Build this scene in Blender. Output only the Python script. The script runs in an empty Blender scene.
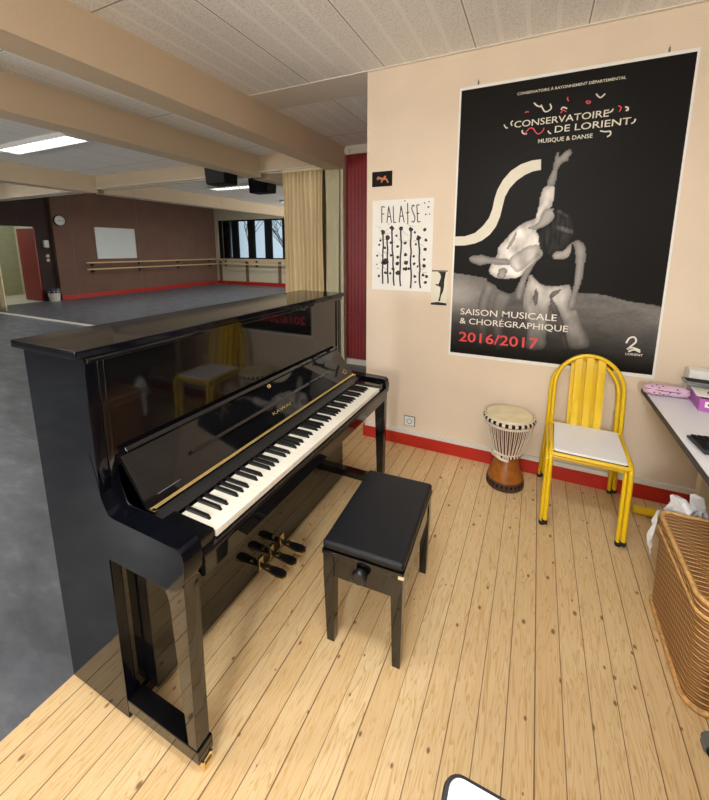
import bpy, bmesh, math, random
from mathutils import Vector, Matrix
random.seed(7)
PI = math.pi
scn = bpy.context.scene
COL = scn.collection

# ------------------------------------------------------------------ materials
def nt_mat(name):
    m = bpy.data.materials.new(name); m.use_nodes = True
    nt = m.node_tree
    return m, nt, nt.nodes['Principled BSDF']

def mat(name, col, rough=.5, metal=0.0, bump=0.0, bscale=200.0, var=0.0, vscale=8.0, coat=0.0, emis=None, estr=0.0, spec=.5, ior=None):
    """plain surface with a slight procedural variation of colour and a fine bump"""
    m, nt, b = nt_mat(name)
    b.inputs['Roughness'].default_value = rough
    b.inputs['Metallic'].default_value = metal
    b.inputs['Specular IOR Level'].default_value = spec
    if ior: b.inputs['IOR'].default_value = ior
    b.inputs['Coat Weight'].default_value = coat
    b.inputs['Coat Roughness'].default_value = .03
    tc = nt.nodes.new('ShaderNodeTexCoord')
    n = nt.nodes.new('ShaderNodeTexNoise'); n.inputs['Scale'].default_value = vscale
    nt.links.new(tc.outputs['Object'], n.inputs['Vector'])
    r = nt.nodes.new('ShaderNodeValToRGB')
    lo = [max(0, c*(1-var)) for c in col]; hi = [min(1, c*(1+var)) for c in col]
    r.color_ramp.elements[0].position = .3; r.color_ramp.elements[1].position = .7
    r.color_ramp.elements[0].color = (*lo, 1); r.color_ramp.elements[1].color = (*hi, 1)
    nt.links.new(n.outputs['Fac'], r.inputs['Fac'])
    nt.links.new(r.outputs['Color'], b.inputs['Base Color'])
    if bump:
        n2 = nt.nodes.new('ShaderNodeTexNoise'); n2.inputs['Scale'].default_value = bscale
        n2.inputs['Detail'].default_value = 4
        nt.links.new(tc.outputs['Object'], n2.inputs['Vector'])
        bp = nt.nodes.new('ShaderNodeBump'); bp.inputs['Strength'].default_value = bump
        bp.inputs['Distance'].default_value = .01
        nt.links.new(n2.outputs['Fac'], bp.inputs['Height'])
        nt.links.new(bp.outputs['Normal'], b.inputs['Normal'])
    if emis:
        b.inputs['Emission Color'].default_value = (*emis, 1)
        b.inputs['Emission Strength'].default_value = estr
    return m

def srgb(r, g, b):
    f = lambda c: (c/255/12.92) if c/255 <= .04045 else ((c/255+.055)/1.055)**2.4
    return (f(r), f(g), f(b))

def math_n(nt, op, a, b=None, c=None):
    n = nt.nodes.new('ShaderNodeMath'); n.operation = op
    for i, v in enumerate((a, b, c)):
        if v is None: continue
        if isinstance(v, (int, float)): n.inputs[i].default_value = v
        else: nt.links.new(v, n.inputs[i])
    return n.outputs[0]

def mix_n(nt, fac, a, b, mode='MIX'):
    n = nt.nodes.new('ShaderNodeMix'); n.data_type = 'RGBA'; n.blend_type = mode
    if isinstance(fac, (int, float)): n.inputs[0].default_value = fac
    else: nt.links.new(fac, n.inputs[0])
    for i, v in ((6, a), (7, b)):
        if isinstance(v, tuple): n.inputs[i].default_value = (*v, 1)
        else: nt.links.new(v, n.inputs[i])
    return n.outputs[2]

def ramp_n(nt, fac, stops):
    r = nt.nodes.new('ShaderNodeValToRGB')
    el = r.color_ramp.elements
    while len(el) < len(stops): el.new(.5)
    for e, (p, c) in zip(el, stops):
        e.position = p; e.color = (*c, 1)
    nt.links.new(fac, r.inputs['Fac'])
    return r.outputs['Color']

def mat_wood_floor():
    m, nt, b = nt_mat('pine_boards')
    tc = nt.nodes.new('ShaderNodeTexCoord')
    sx = nt.nodes.new('ShaderNodeSeparateXYZ'); nt.links.new(tc.outputs['Object'], sx.inputs[0])
    W = .0845
    u = math_n(nt, 'DIVIDE', math_n(nt, 'ADD', sx.outputs['X'], 10*W - 1.28 % W), W)
    idx = math_n(nt, 'FLOOR', u)
    fr = math_n(nt, 'FRACT', u)
    wn = nt.nodes.new('ShaderNodeTexWhiteNoise'); wn.noise_dimensions = '1D'
    nt.links.new(idx, wn.inputs['W'])
    rnd = wn.outputs['Value']
    # grain, stretched along the board and shifted board by board
    cb = nt.nodes.new('ShaderNodeCombineXYZ')
    nt.links.new(math_n(nt, 'MULTIPLY', sx.outputs['X'], 22.0), cb.inputs[0])
    nt.links.new(math_n(nt, 'ADD', math_n(nt, 'MULTIPLY', sx.outputs['Y'], 1.6), math_n(nt, 'MULTIPLY', rnd, 37.0)), cb.inputs[1])
    nt.links.new(math_n(nt, 'MULTIPLY', rnd, 91.0), cb.inputs[2])
    g = nt.nodes.new('ShaderNodeTexNoise'); g.inputs['Scale'].default_value = 1.6
    g.inputs['Detail'].default_value = 3; g.inputs['Distortion'].default_value = .8
    nt.links.new(cb.outputs[0], g.inputs['Vector'])
    rings = math_n(nt, 'FRACT', math_n(nt, 'MULTIPLY', g.outputs['Fac'], 9.0))
    ringc = ramp_n(nt, rings, [(0, srgb(229, 206, 164)), (.62, srgb(225, 199, 153)), (.9, srgb(202, 163, 110)), (1, srgb(227, 202, 157))])
    fine = nt.nodes.new('ShaderNodeTexNoise'); fine.inputs['Scale'].default_value = 12; fine.inputs['Detail'].default_value = 3
    nt.links.new(cb.outputs[0], fine.inputs['Vector'])
    c1 = mix_n(nt, math_n(nt, 'MULTIPLY', fine.outputs['Fac'], .28), ringc, srgb(214, 178, 122))
    # tone of each board
    c2 = mix_n(nt, math_n(nt, 'MULTIPLY', rnd, .85), c1, mix_n(nt, .5, c1, srgb(206, 166, 112)), 'MIX')
    # knots
    kb = nt.nodes.new('ShaderNodeCombineXYZ')
    nt.links.new(math_n(nt, 'MULTIPLY', sx.outputs['X'], 11.0), kb.inputs[0])
    nt.links.new(math_n(nt, 'ADD', math_n(nt, 'MULTIPLY', sx.outputs['Y'], 7.0), math_n(nt, 'MULTIPLY', rnd, 53.0)), kb.inputs[1])
    vo = nt.nodes.new('ShaderNodeTexVoronoi'); vo.voronoi_dimensions = '2D'; vo.inputs['Scale'].default_value = 1.0
    nt.links.new(kb.outputs[0], vo.inputs['Vector'])
    sc = nt.nodes.new('ShaderNodeSeparateColor'); nt.links.new(vo.outputs['Color'], sc.inputs[0])
    size = math_n(nt, 'MULTIPLY', math_n(nt, 'GREATER_THAN', sc.outputs[0], .56), math_n(nt, 'MULTIPLY_ADD', sc.outputs[1], .06, .018))
    kn = nt.nodes.new('ShaderNodeMapRange'); kn.interpolation_type = 'SMOOTHSTEP'
    nt.links.new(vo.outputs['Distance'], kn.inputs[0])
    nt.links.new(math_n(nt, 'MULTIPLY', size, .5), kn.inputs[1]); nt.links.new(math_n(nt, 'MULTIPLY', size, 1.5), kn.inputs[2])
    kn.inputs[3].default_value = 1; kn.inputs[4].default_value = 0
    kmask = math_n(nt, 'MULTIPLY', kn.outputs[0], math_n(nt, 'GREATER_THAN', size, .005))
    c3 = mix_n(nt, math_n(nt, 'MULTIPLY', kmask, .85), c2, srgb(112, 70, 34))
    # gaps between boards
    d = math_n(nt, 'ABSOLUTE', math_n(nt, 'SUBTRACT', fr, .5))
    wn2 = nt.nodes.new('ShaderNodeTexWhiteNoise'); wn2.noise_dimensions = '1D'
    nt.links.new(math_n(nt, 'ROUND', u), wn2.inputs['W'])
    thr = math_n(nt, 'SUBTRACT', .488, math_n(nt, 'MULTIPLY', wn2.outputs['Value'], .018))
    gap = math_n(nt, 'GREATER_THAN', d, thr)
    c4 = mix_n(nt, math_n(nt, 'MULTIPLY', gap, .8), c3, srgb(84, 54, 28))
    nt.links.new(c4, b.inputs['Base Color'])
    b.inputs['Roughness'].default_value = .42
    b.inputs['Specular IOR Level'].default_value = .35
    bp = nt.nodes.new('ShaderNodeBump'); bp.inputs['Strength'].default_value = .25; bp.inputs['Distance'].default_value = .003
    nt.links.new(math_n(nt, 'SUBTRACT', math_n(nt, 'MULTIPLY', g.outputs['Fac'], .2), gap), bp.inputs['Height'])
    nt.links.new(bp.outputs['Normal'], b.inputs['Normal'])
    return m

def mat_vinyl():
    m, nt, b = nt_mat('grey_dance_vinyl')
    tc = nt.nodes.new('ShaderNodeTexCoord')
    mp = nt.nodes.new('ShaderNodeMapping'); mp.inputs['Scale'].default_value = (1.2, 3.0, 1)
    mp.inputs['Rotation'].default_value = (0, 0, .6)
    nt.links.new(tc.outputs['Object'], mp.inputs[0])
    n = nt.nodes.new('ShaderNodeTexNoise'); n.inputs['Scale'].default_value = 2.5; n.inputs['Detail'].default_value = 7
    n.inputs['Roughness'].default_value = .65
    nt.links.new(mp.outputs[0], n.inputs['Vector'])
    col = ramp_n(nt, n.outputs['Fac'], [(.3, srgb(70, 73, 79)), (.55, srgb(94, 98, 105)), (.75, srgb(126, 129, 134))])
    sx = nt.nodes.new('ShaderNodeSeparateXYZ'); nt.links.new(tc.outputs['Object'], sx.inputs[0])
    fy = math_n(nt, 'FRACT', math_n(nt, 'DIVIDE', math_n(nt, 'ADD', sx.outputs['Y'], 31.2), 1.5))
    seam = math_n(nt, 'LESS_THAN', fy, .005)
    c2 = mix_n(nt, math_n(nt, 'MULTIPLY', seam, .5), col, srgb(60, 62, 66))
    nt.links.new(c2, b.inputs['Base Color'])
    rr = nt.nodes.new('ShaderNodeMapRange'); nt.links.new(n.outputs['Fac'], rr.inputs[0])
    rr.inputs[3].default_value = .46; rr.inputs[4].default_value = .30
    nt.links.new(rr.outputs[0], b.inputs['Roughness'])
    return m

def mat_ceiling():
    m, nt, b = nt_mat('fluted_ceiling_tiles')
    tc = nt.nodes.new('ShaderNodeTexCoord')
    sx = nt.nodes.new('ShaderNodeSeparateXYZ'); nt.links.new(tc.outputs['Object'], sx.inputs[0])
    u = math_n(nt, 'DIVIDE', math_n(nt, 'ADD', sx.outputs['X'], 60.0 - .735), .15)
    fr = math_n(nt, 'FRACT', math_n(nt, 'ADD', u, .5))
    d = math_n(nt, 'ABSOLUTE', math_n(nt, 'SUBTRACT', fr, .5))
    strip = math_n(nt, 'LESS_THAN', d, .085)
    u4 = math_n(nt, 'FRACT', math_n(nt, 'ADD', math_n(nt, 'DIVIDE', u, 4.0), .5))
    joint = math_n(nt, 'LESS_THAN', math_n(nt, 'ABSOLUTE', math_n(nt, 'SUBTRACT', u4, .5)), .006)
    v = math_n(nt, 'FRACT', math_n(nt, 'DIVIDE', math_n(nt, 'ADD', sx.outputs['Y'], 60.02), 1.225))
    jv = math_n(nt, 'LESS_THAN', math_n(nt, 'ABSOLUTE', math_n(nt, 'SUBTRACT', v, .5)), 2)
    jv = math_n(nt, 'LESS_THAN', v, .006)
    jj = math_n(nt, 'MAXIMUM', joint, jv)
    n = nt.nodes.new('ShaderNodeTexNoise'); n.inputs['Scale'].default_value = 90; n.inputs['Detail'].default_value = 2
    nt.links.new(tc.outputs['Object'], n.inputs['Vector'])
    tex = ramp_n(nt, n.outputs['Fac'], [(.36, srgb(224, 222, 217)), (.5, srgb(244, 243, 239))])
    c = mix_n(nt, strip, tex, srgb(248, 247, 243))
    c = mix_n(nt, math_n(nt, 'MULTIPLY', jj, .75), c, srgb(96, 88, 78))
    nt.links.new(c, b.inputs['Base Color'])
    b.inputs['Roughness'].default_value = .9
    h = math_n(nt, 'ADD', math_n(nt, 'MULTIPLY', n.outputs['Fac'], math_n(nt, 'SUBTRACT', 1.0, strip)), math_n(nt, 'MULTIPLY', strip, .2))
    bp = nt.nodes.new('ShaderNodeBump'); bp.inputs['Strength'].default_value = .35; bp.inputs['Distance'].default_value = .008
    nt.links.new(h, bp.inputs['Height']); nt.links.new(bp.outputs['Normal'], b.inputs['Normal'])
    return m

def mat_ribbed(name, col):
    m, nt, b = nt_mat(name)
    tc = nt.nodes.new('ShaderNodeTexCoord')
    sx = nt.nodes.new('ShaderNodeSeparateXYZ'); nt.links.new(tc.outputs['Object'], sx.inputs[0])
    n = nt.nodes.new('ShaderNodeTexNoise'); n.inputs['Scale'].default_value = 3
    nt.links.new(tc.outputs['Object'], n.inputs['Vector'])
    c = mix_n(nt, n.outputs['Fac'], tuple(x*.8 for x in col), tuple(min(1, x*1.2) for x in col))
    nt.links.new(c, b.inputs['Base Color']); b.inputs['Roughness'].default_value = .45
    return m

def mat_wicker(flat):
    m, nt, b = nt_mat('wicker_lid' if flat else 'wicker_side')
    tc = nt.nodes.new('ShaderNodeTexCoord')
    sx = nt.nodes.new('ShaderNodeSeparateXYZ'); nt.links.new(tc.outputs['Object'], sx.inputs[0])
    if flat:
        s, t = sx.outputs['X'], sx.outputs['Y']; ps, pt = .055, .011
    else:
        s = math_n(nt, 'ADD', sx.outputs['X'], sx.outputs['Y']); t = sx.outputs['Z']; ps, pt = .034, .012
    a = math_n(nt, 'DIVIDE', s, ps)
    k = math_n(nt, 'DIVIDE', t, pt)
    row = math_n(nt, 'FLOOR', k)
    alt = math_n(nt, 'MULTIPLY', math_n(nt, 'PINGPONG', row, 1.0), 1.0)
    weave = math_n(nt, 'SINE', math_n(nt, 'MULTIPLY', math_n(nt, 'ADD', a, alt), PI))
    fr = math_n(nt, 'FRACT', k)
    prof = math_n(nt, 'SINE', math_n(nt, 'MULTIPLY', fr, PI))
    hgt = math_n(nt, 'MULTIPLY', prof, math_n(nt, 'MULTIPLY_ADD', weave, .35, .65))
    n = nt.nodes.new('ShaderNodeTexNoise'); n.inputs['Scale'].default_value = 14; n.inputs['Detail'].default_value = 3
    nt.links.new(tc.outputs['Object'], n.inputs['Vector'])
    dark = srgb(92, 52, 22); mid = srgb(176, 126, 70); hi = srgb(240, 204, 140)
    c = ramp_n(nt, hgt, [(.12, dark), (.5, mid), (.95, hi)])
    c = mix_n(nt, math_n(nt, 'MULTIPLY', n.outputs['Fac'], .5), c, srgb(150, 94, 46), 'MIX')
    nt.links.new(c, b.inputs['Base Color']); b.inputs['Roughness'].default_value = .38
    bp = nt.nodes.new('ShaderNodeBump'); bp.inputs['Strength'].default_value = 1; bp.inputs['Distance'].default_value = .006
    nt.links.new(hgt, bp.inputs['Height']); nt.links.new(bp.outputs['Normal'], b.inputs['Normal'])
    return m

def mat_vcol(name, rough=.4, spec=.4):
    m, nt, b = nt_mat(name)
    a = nt.nodes.new('ShaderNodeVertexColor'); a.layer_name = 'Col'
    nt.links.new(a.outputs['Color'], b.inputs['Base Color'])
    b.inputs['Roughness'].default_value = rough
    b.inputs['Specular IOR Level'].default_value = spec
    return m

def mat_glass():
    m = bpy.data.materials.new('window_glass'); m.use_nodes = True
    nt = m.node_tree; nt.nodes.clear()
    o = nt.nodes.new('ShaderNodeOutputMaterial')
    t = nt.nodes.new('ShaderNodeBsdfTransparent'); t.inputs[0].default_value = (.93, .97, .98, 1)
    g = nt.nodes.new('ShaderNodeBsdfGlossy'); g.inputs['Roughness'].default_value = .02
    f = nt.nodes.new('ShaderNodeFresnel'); f.inputs[0].default_value = 1.45
    mx = nt.nodes.new('ShaderNodeMixShader')
    nt.links.new(f.outputs[0], mx.inputs[0]); nt.links.new(t.outputs[0], mx.inputs[1]); nt.links.new(g.outputs[0], mx.inputs[2])
    nt.links.new(mx.outputs[0], o.inputs[0])
    return m

def mat_gloss_black(name='black_polyester', rough=.045, col=(.004, .004, .005), ior=1.62):
    m, nt, b = nt_mat(name)
    tc = nt.nodes.new('ShaderNodeTexCoord')
    n = nt.nodes.new('ShaderNodeTexNoise'); n.inputs['Scale'].default_value = 3; n.inputs['Detail'].default_value = 5
    nt.links.new(tc.outputs['Object'], n.inputs['Vector'])
    r = nt.nodes.new('ShaderNodeMapRange'); nt.links.new(n.outputs['Fac'], r.inputs[0])
    r.inputs[3].default_value = rough*.6; r.inputs[4].default_value = rough*1.5
    nt.links.new(r.outputs[0], b.inputs['Roughness'])
    b.inputs['Base Color'].default_value = (*col, 1)
    b.inputs['IOR'].default_value = ior
    return m

M = dict(
    floor=mat_wood_floor(), vinyl=mat_vinyl(), ceil=mat_ceiling(),
    wall=mat('peach_plaster', srgb(229, 213, 192), .75, bump=.25, bscale=160, var=.03, vscale=3),
    beam=mat('beige_paint', srgb(206, 188, 160), .7, bump=.15, bscale=90, var=.03, vscale=2),
    lintel=mat('pale_ceiling_paint', srgb(226, 220, 208), .7, bump=.15, bscale=90, var=.03, vscale=2),
    brown=mat('brown_fabric_wall', srgb(120, 90, 76), .85, bump=.2, bscale=120, var=.08, vscale=2),
    dark_brown=mat('dark_brown_wall', srgb(58, 42, 38), .8, var=.1),
    red=mat('red_skirting_paint', srgb(186, 40, 28), .4, var=.05, vscale=5),
    red_dark=mat('red_door_paint', srgb(138, 20, 24), .4, var=.06),
    red_rib=mat_ribbed('dark_red_ribbed_panel', srgb(142, 40, 44)),
    white_trim=mat('white_trim_paint', srgb(226, 222, 214), .5, var=.02),
    cream=mat('cream_paint', srgb(214, 205, 178), .6, var=.03),
    pale_green=mat('pale_green_door', srgb(178, 174, 138), .5, var=.05),
    mirror=None,
    black=mat_gloss_black(), black_side=mat_gloss_black('black_polyester_side', .06, (.003, .0035, .006), 1.32), black_satin=mat('satin_black', (.012, .012, .013), .35, var=.1),
    matte_black=mat('matte_black', (.006, .006, .007), .8, spec=.25, var=.1, bump=.1),
    ivory=mat('white_key_plastic', srgb(240, 236, 222), .25, var=.01),
    ebony=mat('black_key_plastic', (.008, .008, .008), .3, var=.1),
    brass=mat('polished_brass', srgb(238, 218, 168), .18, metal=1, var=.05),
    brass_dull=mat('gold_strip', srgb(214, 190, 120), .3, metal=.7, var=.06, vscale=20),
    chrome=mat('steel', srgb(200, 200, 200), .2, metal=1, var=.03),
    leather=mat('black_leatherette', (.006, .008, .012), .34, spec=.35, bump=.25, bscale=260, var=.15),
    chip=mat('chipped_wood', srgb(214, 196, 160), .7, var=.1, vscale=60),
    yellow=mat('yellow_enamel', srgb(232, 194, 18), .3, var=.03, coat=.3),
    seat_white=mat('white_laminate', srgb(240, 243, 250), .35, var=.02),
    rubber=mat('black_rubber', (.012, .012, .012), .7, var=.1),
    djwood=mat('carved_drum_wood', srgb(150, 88, 30), .35, var=.22, vscale=25, bump=.1, bscale=40),
    djdark=mat('dark_drum_wood', srgb(70, 46, 34), .55, var=.2, vscale=30),
    skin_drum=mat('goat_skin', srgb(226, 214, 174), .6, var=.1, vscale=12),
    rope=mat('cream_rope', srgb(226, 214, 196), .8, var=.1, vscale=60, bump=.3, bscale=300),
    rope_brown=mat('brown_cloth', srgb(96, 60, 44), .8, var=.2, vscale=60),
    desk_edge=mat('dark_desk_edging', srgb(44, 44, 46), .5, var=.1),
    desk_white=mat('white_melamine', srgb(228, 231, 236), .35, var=.01),
    pink=mat('pink_fabric', srgb(214, 182, 204), .6, var=.06, vscale=30),
    pink_dot=mat('purple_dots', srgb(110, 52, 110), .6, var=.1),
    purple=mat('purple_card', srgb(178, 96, 182), .5, var=.05),
    paper=mat('white_paper', srgb(238, 238, 234), .6, var=.02),
    grey_plastic=mat('grey_plastic', srgb(96, 104, 108), .45, var=.08),
    key_black=mat('keyboard_black', srgb(38, 39, 42), .5, var=.1),
    wick_side=mat_wicker(False), wick_top=mat_wicker(True),
    wick_rim=mat('wicker_rim', srgb(206, 160, 98), .4, var=.25, vscale=60, bump=.4, bscale=120),
    bag=mat('white_plastic_film', srgb(222, 224, 228), .3, var=.05, vscale=20),
    curtain=mat('cream_curtain', srgb(234, 216, 178), .85, var=.04, vscale=4, bump=.1, bscale=200),
    lining=mat('pale_curtain_lining', srgb(206, 200, 166), .85, var=.05, vscale=3),
    ink=mat('poster_ink_white', srgb(238, 236, 226), .5, var=.01),
    ink_cream=mat('poster_ink_cream', srgb(226, 222, 204), .5, var=.01),
    ink_red=mat('poster_ink_red', srgb(226, 70, 78), .5, var=.01),
    ink_black=mat('drawing_ink', (.01, .01, .012), .6, var=.1),
    orange=mat('orange_print', srgb(190, 112, 70), .6, var=.25, vscale=60),
    art=mat_vcol('printed_photograph', .48, .12),
    wb=mat('whiteboard_enamel', srgb(226, 232, 232), .25, var=.02),
    barre=mat('pale_beech_rail', srgb(222, 192, 140), .4, var=.08, vscale=20),
    lamp_on=mat('lit_diffuser', (1, 1, 1), .5, emis=(.96, .99, 1.0), estr=3.0), lamp_on3=mat('lit_diffuser_high', (1, 1, 1), .5, emis=(1.0, 1.0, .98), estr=45.0), lamp_on2=mat('lit_diffuser_strong', (1, 1, 1), .5, emis=(.98, .99, 1.0), estr=30.0),
    lamp_frame=mat('white_steel', srgb(220, 220, 216), .5, var=.02),
    glass=mat_glass(), bark=mat('bare_bark', srgb(120, 112, 108), .9, var=.2, vscale=10),
    ground=mat('outside_ground', srgb(150, 156, 150), .9, var=.1),
    bin_white=mat('white_bin', srgb(220, 218, 210), .5, var=.03),
    bin_bag=mat('dark_bin_bag', srgb(52, 56, 70), .3, var=.2, vscale=20),
)
def mat_mirror():
    m, nt, b = nt_mat('silvered_mirror')
    b.inputs['Base Color'].default_value = (.88, .88, .87, 1)
    b.inputs['Metallic'].default_value = 1; b.inputs['Roughness'].default_value = .0
    return m
M['mirror'] = mat_mirror()

# ------------------------------------------------------------------ mesh building
class MB:
    def __init__(s): s.bm = bmesh.new(); s.mats = []
    def _mi(s, m):
        if m not in s.mats: s.mats.append(m)
        return s.mats.index(m)
    def _tagf(s, faces, m):
        i = s._mi(m)
        for f in faces: f.material_index = i
    hard = False
    def box(s, x0, x1, y0, y1, z0, z1, m, bev=0, seg=2, mtx=None):
        vs = [s.bm.verts.new((x, y, z)) for x in (x0, x1) for y in (y0, y1) for z in (z0, z1)]
        fi = [(0, 1, 3, 2), (4, 6, 7, 5), (0, 4, 5, 1), (2, 3, 7, 6), (0, 2, 6, 4), (1, 5, 7, 3)]
        fs = [s.bm.faces.new([vs[i] for i in f]) for f in fi]
        s._tagf(fs, m)
        if bev:
            s.hard = True
            es = {e for f in fs for e in f.edges}
            r = bmesh.ops.bevel(s.bm, geom=list(es), offset=bev, segments=seg, affect='EDGES', profile=.5)
            s._tagf(r['faces'], m)
            vs = list({v for f in r['faces'] for v in f.verts} | {v for v in vs if v.is_valid})
        if mtx is not None:
            for v in vs: v.co = mtx @ v.co
        return s
    def prism(s, pts, axis, a, b, m, bev=0, seg=2):
        """closed 2D outline extruded along an axis; pts are the two other coordinates in xyz order"""
        def P(p, t):
            return {'x': (t, p[0], p[1]), 'y': (p[0], t, p[1]), 'z': (p[0], p[1], t)}[axis]
        va = [s.bm.verts.new(P(p, a)) for p in pts]; vb = [s.bm.verts.new(P(p, b)) for p in pts]
        n = len(pts); fs = [s.bm.faces.new(va), s.bm.faces.new(vb[::-1])]
        for i in range(n):
            j = (i+1) % n; fs.append(s.bm.faces.new((va[j], va[i], vb[i], vb[j])))
        s._tagf(fs, m)
        if bev:
            s.hard = True
            es = {e for f in fs[:2] for e in f.edges}
            r = bmesh.ops.bevel(s.bm, geom=list(es), offset=bev, segments=seg, affect='EDGES', profile=.5)
            s._tagf(r['faces'], m)
        return s
    def tube(s, pts, r, m, n=12, closed=False, caps=True):
        pts = [Vector(p) for p in pts]; N = len(pts); rings = []
        rr = r if isinstance(r, (list, tuple)) else [r]*N
        t0 = (pts[1]-pts[0]).normalized()
        u = t0.orthogonal().normalized()
        for i, p in enumerate(pts):
            if closed: t = (pts[(i+1) % N]-pts[i-1]).normalized()
            elif i == 0: t = (pts[1]-pts[0]).normalized()
            elif i == N-1: t = (pts[-1]-pts[-2]).normalized()
            else: t = ((pts[i+1]-p).normalized()+(p-pts[i-1]).normalized()).normalized()
            u = (u - t*u.dot(t)).normalized(); w = t.cross(u)
            rings.append([s.bm.verts.new(p + (u*math.cos(2*PI*k/n)+w*math.sin(2*PI*k/n))*rr[i]) for k in range(n)])
        fs = []
        for i in range(N if closed else N-1):
            A, B = rings[i], rings[(i+1) % N]
            for k in range(n):
                fs.append(s.bm.faces.new((A[k], A[(k+1) % n], B[(k+1) % n], B[k])))
        if caps and not closed:
            fs.append(s.bm.faces.new(rings[0][::-1])); fs.append(s.bm.faces.new(rings[-1]))
        s._tagf(fs, m); return s
    def lathe(s, prof, c, m, n=40, mats=None):
        rings = []
        for r, z in prof:
            if r < 1e-6: rings.append([s.bm.verts.new((c[0], c[1], c[2]+z))])
            else: rings.append([s.bm.verts.new((c[0]+r*math.cos(2*PI*k/n), c[1]+r*math.sin(2*PI*k/n), c[2]+z)) for k in range(n)])
        fs = []
        for A, B in zip(rings, rings[1:]):
            for k in range(n):
                k2 = (k+1) % n
                if len(A) == 1 and len(B) == 1: continue
                if len(A) == 1: f = (A[0], B[k], B[k2])
                elif len(B) == 1: f = (A[k], A[k2], B[0])
                else: f = (A[k], A[k2], B[k2], B[k])
                ff = s.bm.faces.new(f); s._tagf([ff], mats(k) if mats else m)
        return s
    def grid(s, fn, nu, nv, m):
        vs = [[s.bm.verts.new(fn(i/nu, j/nv)) for j in range(nv+1)] for i in range(nu+1)]
        fs = [s.bm.faces.new((vs[i][j], vs[i+1][j], vs[i+1][j+1], vs[i][j+1])) for i in range(nu) for j in range(nv)]
        s._tagf(fs, m); return s
    def poly(s, pts3, m):
        f = s.bm.faces.new([s.bm.verts.new(p) for p in pts3]); s._tagf([f], m); return s
    def xf(s, mtx):
        bmesh.ops.transform(s.bm, matrix=mtx, verts=s.bm.verts); return s
    def obj(s, name, parent=None, org=None, smooth=True, angle=40):
        """org: world point that becomes the object's origin (for meshes written in world coordinates)"""
        if org is not None: bmesh.ops.translate(s.bm, vec=-Vector(org), verts=s.bm.verts)
        bmesh.ops.recalc_face_normals(s.bm, faces=s.bm.faces)
        me = bpy.data.meshes.new(name); s.bm.to_mesh(me); s.bm.free()
        for m in s.mats: me.materials.append(m)
        if smooth:
            for p in me.polygons: p.use_smooth = True
            me.set_sharp_from_angle(angle=math.radians(angle))
        o = bpy.data.objects.new(name, me); COL.objects.link(o)
        if s.hard and smooth:
            wn = o.modifiers.new('weighted_normals', 'WEIGHTED_NORMAL'); wn.weight = 100; wn.keep_sharp = True
        if parent: o.parent = parent
        elif org is not None: o.location = org
        return o

def tag(o, label=None, cat=None, group=None, kind=None):
    if label: o['label'] = label
    if cat: o['category'] = cat
    if group: o['group'] = group
    if kind: o['kind'] = kind
    return o
def thing(name, label, cat, loc=(0, 0, 0), rz=0, group=None):
    o = bpy.data.objects.new(name, None); COL.objects.link(o)
    o.empty_display_size = .05
    o.location = loc; o.rotation_euler = (0, 0, rz)
    return tag(o, label, cat, group)
def dup(o, parent=None):
    c = o.copy(); COL.objects.link(c)
    if parent is not None: c.parent = parent
    for ch in list(o.children): dup(ch, c)
    return c
def struct(name, mb, **k):
    return tag(mb.obj(name, **k), kind='structure')
def text_mb(txt, x0, z, m, h=None, w=None, y=0.0, bold=0.0, slant=0.0, space=1.0, align='L'):
    """flat lettering standing in the xz plane, facing -y; scaled to height h (capitals) and width w"""
    cu = bpy.data.curves.new('lettering', 'FONT'); cu.body = txt; cu.size = 1; cu.offset = bold; cu.shear = slant
    cu.space_character = space; cu.resolution_u = 3
    ob = bpy.data.objects.new('lettering', cu); COL.objects.link(ob)
    dg = bpy.context.evaluated_depsgraph_get(); me = bpy.data.meshes.new_from_object(ob.evaluated_get(dg))
    bpy.data.objects.remove(ob); bpy.data.curves.remove(cu)
    mb = MB(); mb.bm.from_mesh(me); bpy.data.meshes.remove(me)
    xs = [v.co.x for v in mb.bm.verts]
    a, b = min(xs), max(xs)
    cap = .73
    sy = h/cap; sx = (w/(b-a)) if w else sy
    off = {'L': 0, 'C': -(b-a)*sx/2}[align]
    for v in mb.bm.verts:
        v.co = Vector((x0+off+(v.co.x-a)*sx, y, z+v.co.y*sy))
    mb._mi(m)
    for f in mb.bm.faces: f.material_index = 0
    return mb
def ribbon(mb, pts, wd, y, m):
    """flat stroke in the xz plane following pts"""
    P = [Vector((p[0], p[1])) for p in pts]
    # smooth with Catmull-Rom
    Q = []
    for i in range(len(P)-1):
        p0 = P[max(0, i-1)]; p1 = P[i]; p2 = P[i+1]; p3 = P[min(len(P)-1, i+2)]
        for k in range(5):
            t = k/5
            Q.append(.5*((2*p1)+(p2-p0)*t+(2*p0-5*p1+4*p2-p3)*t*t+(3*p1-p0-3*p2+p3)*t**3))
    Q.append(P[-1])
    L, R = [], []
    for i, q in enumerate(Q):
        d = (Q[min(i+1, len(Q)-1)]-Q[max(0, i-1)]).normalized(); n = Vector((-d.y, d.x))*wd/2
        L.append(mb.bm.verts.new((q.x+n.x, y, q.y+n.y))); R.append(mb.bm.verts.new((q.x-n.x, y, q.y-n.y)))
    fs = [mb.bm.faces.new((L[i], L[i+1], R[i+1], R[i])) for i in range(len(Q)-1)]
    mb._tagf(fs, m)
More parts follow.
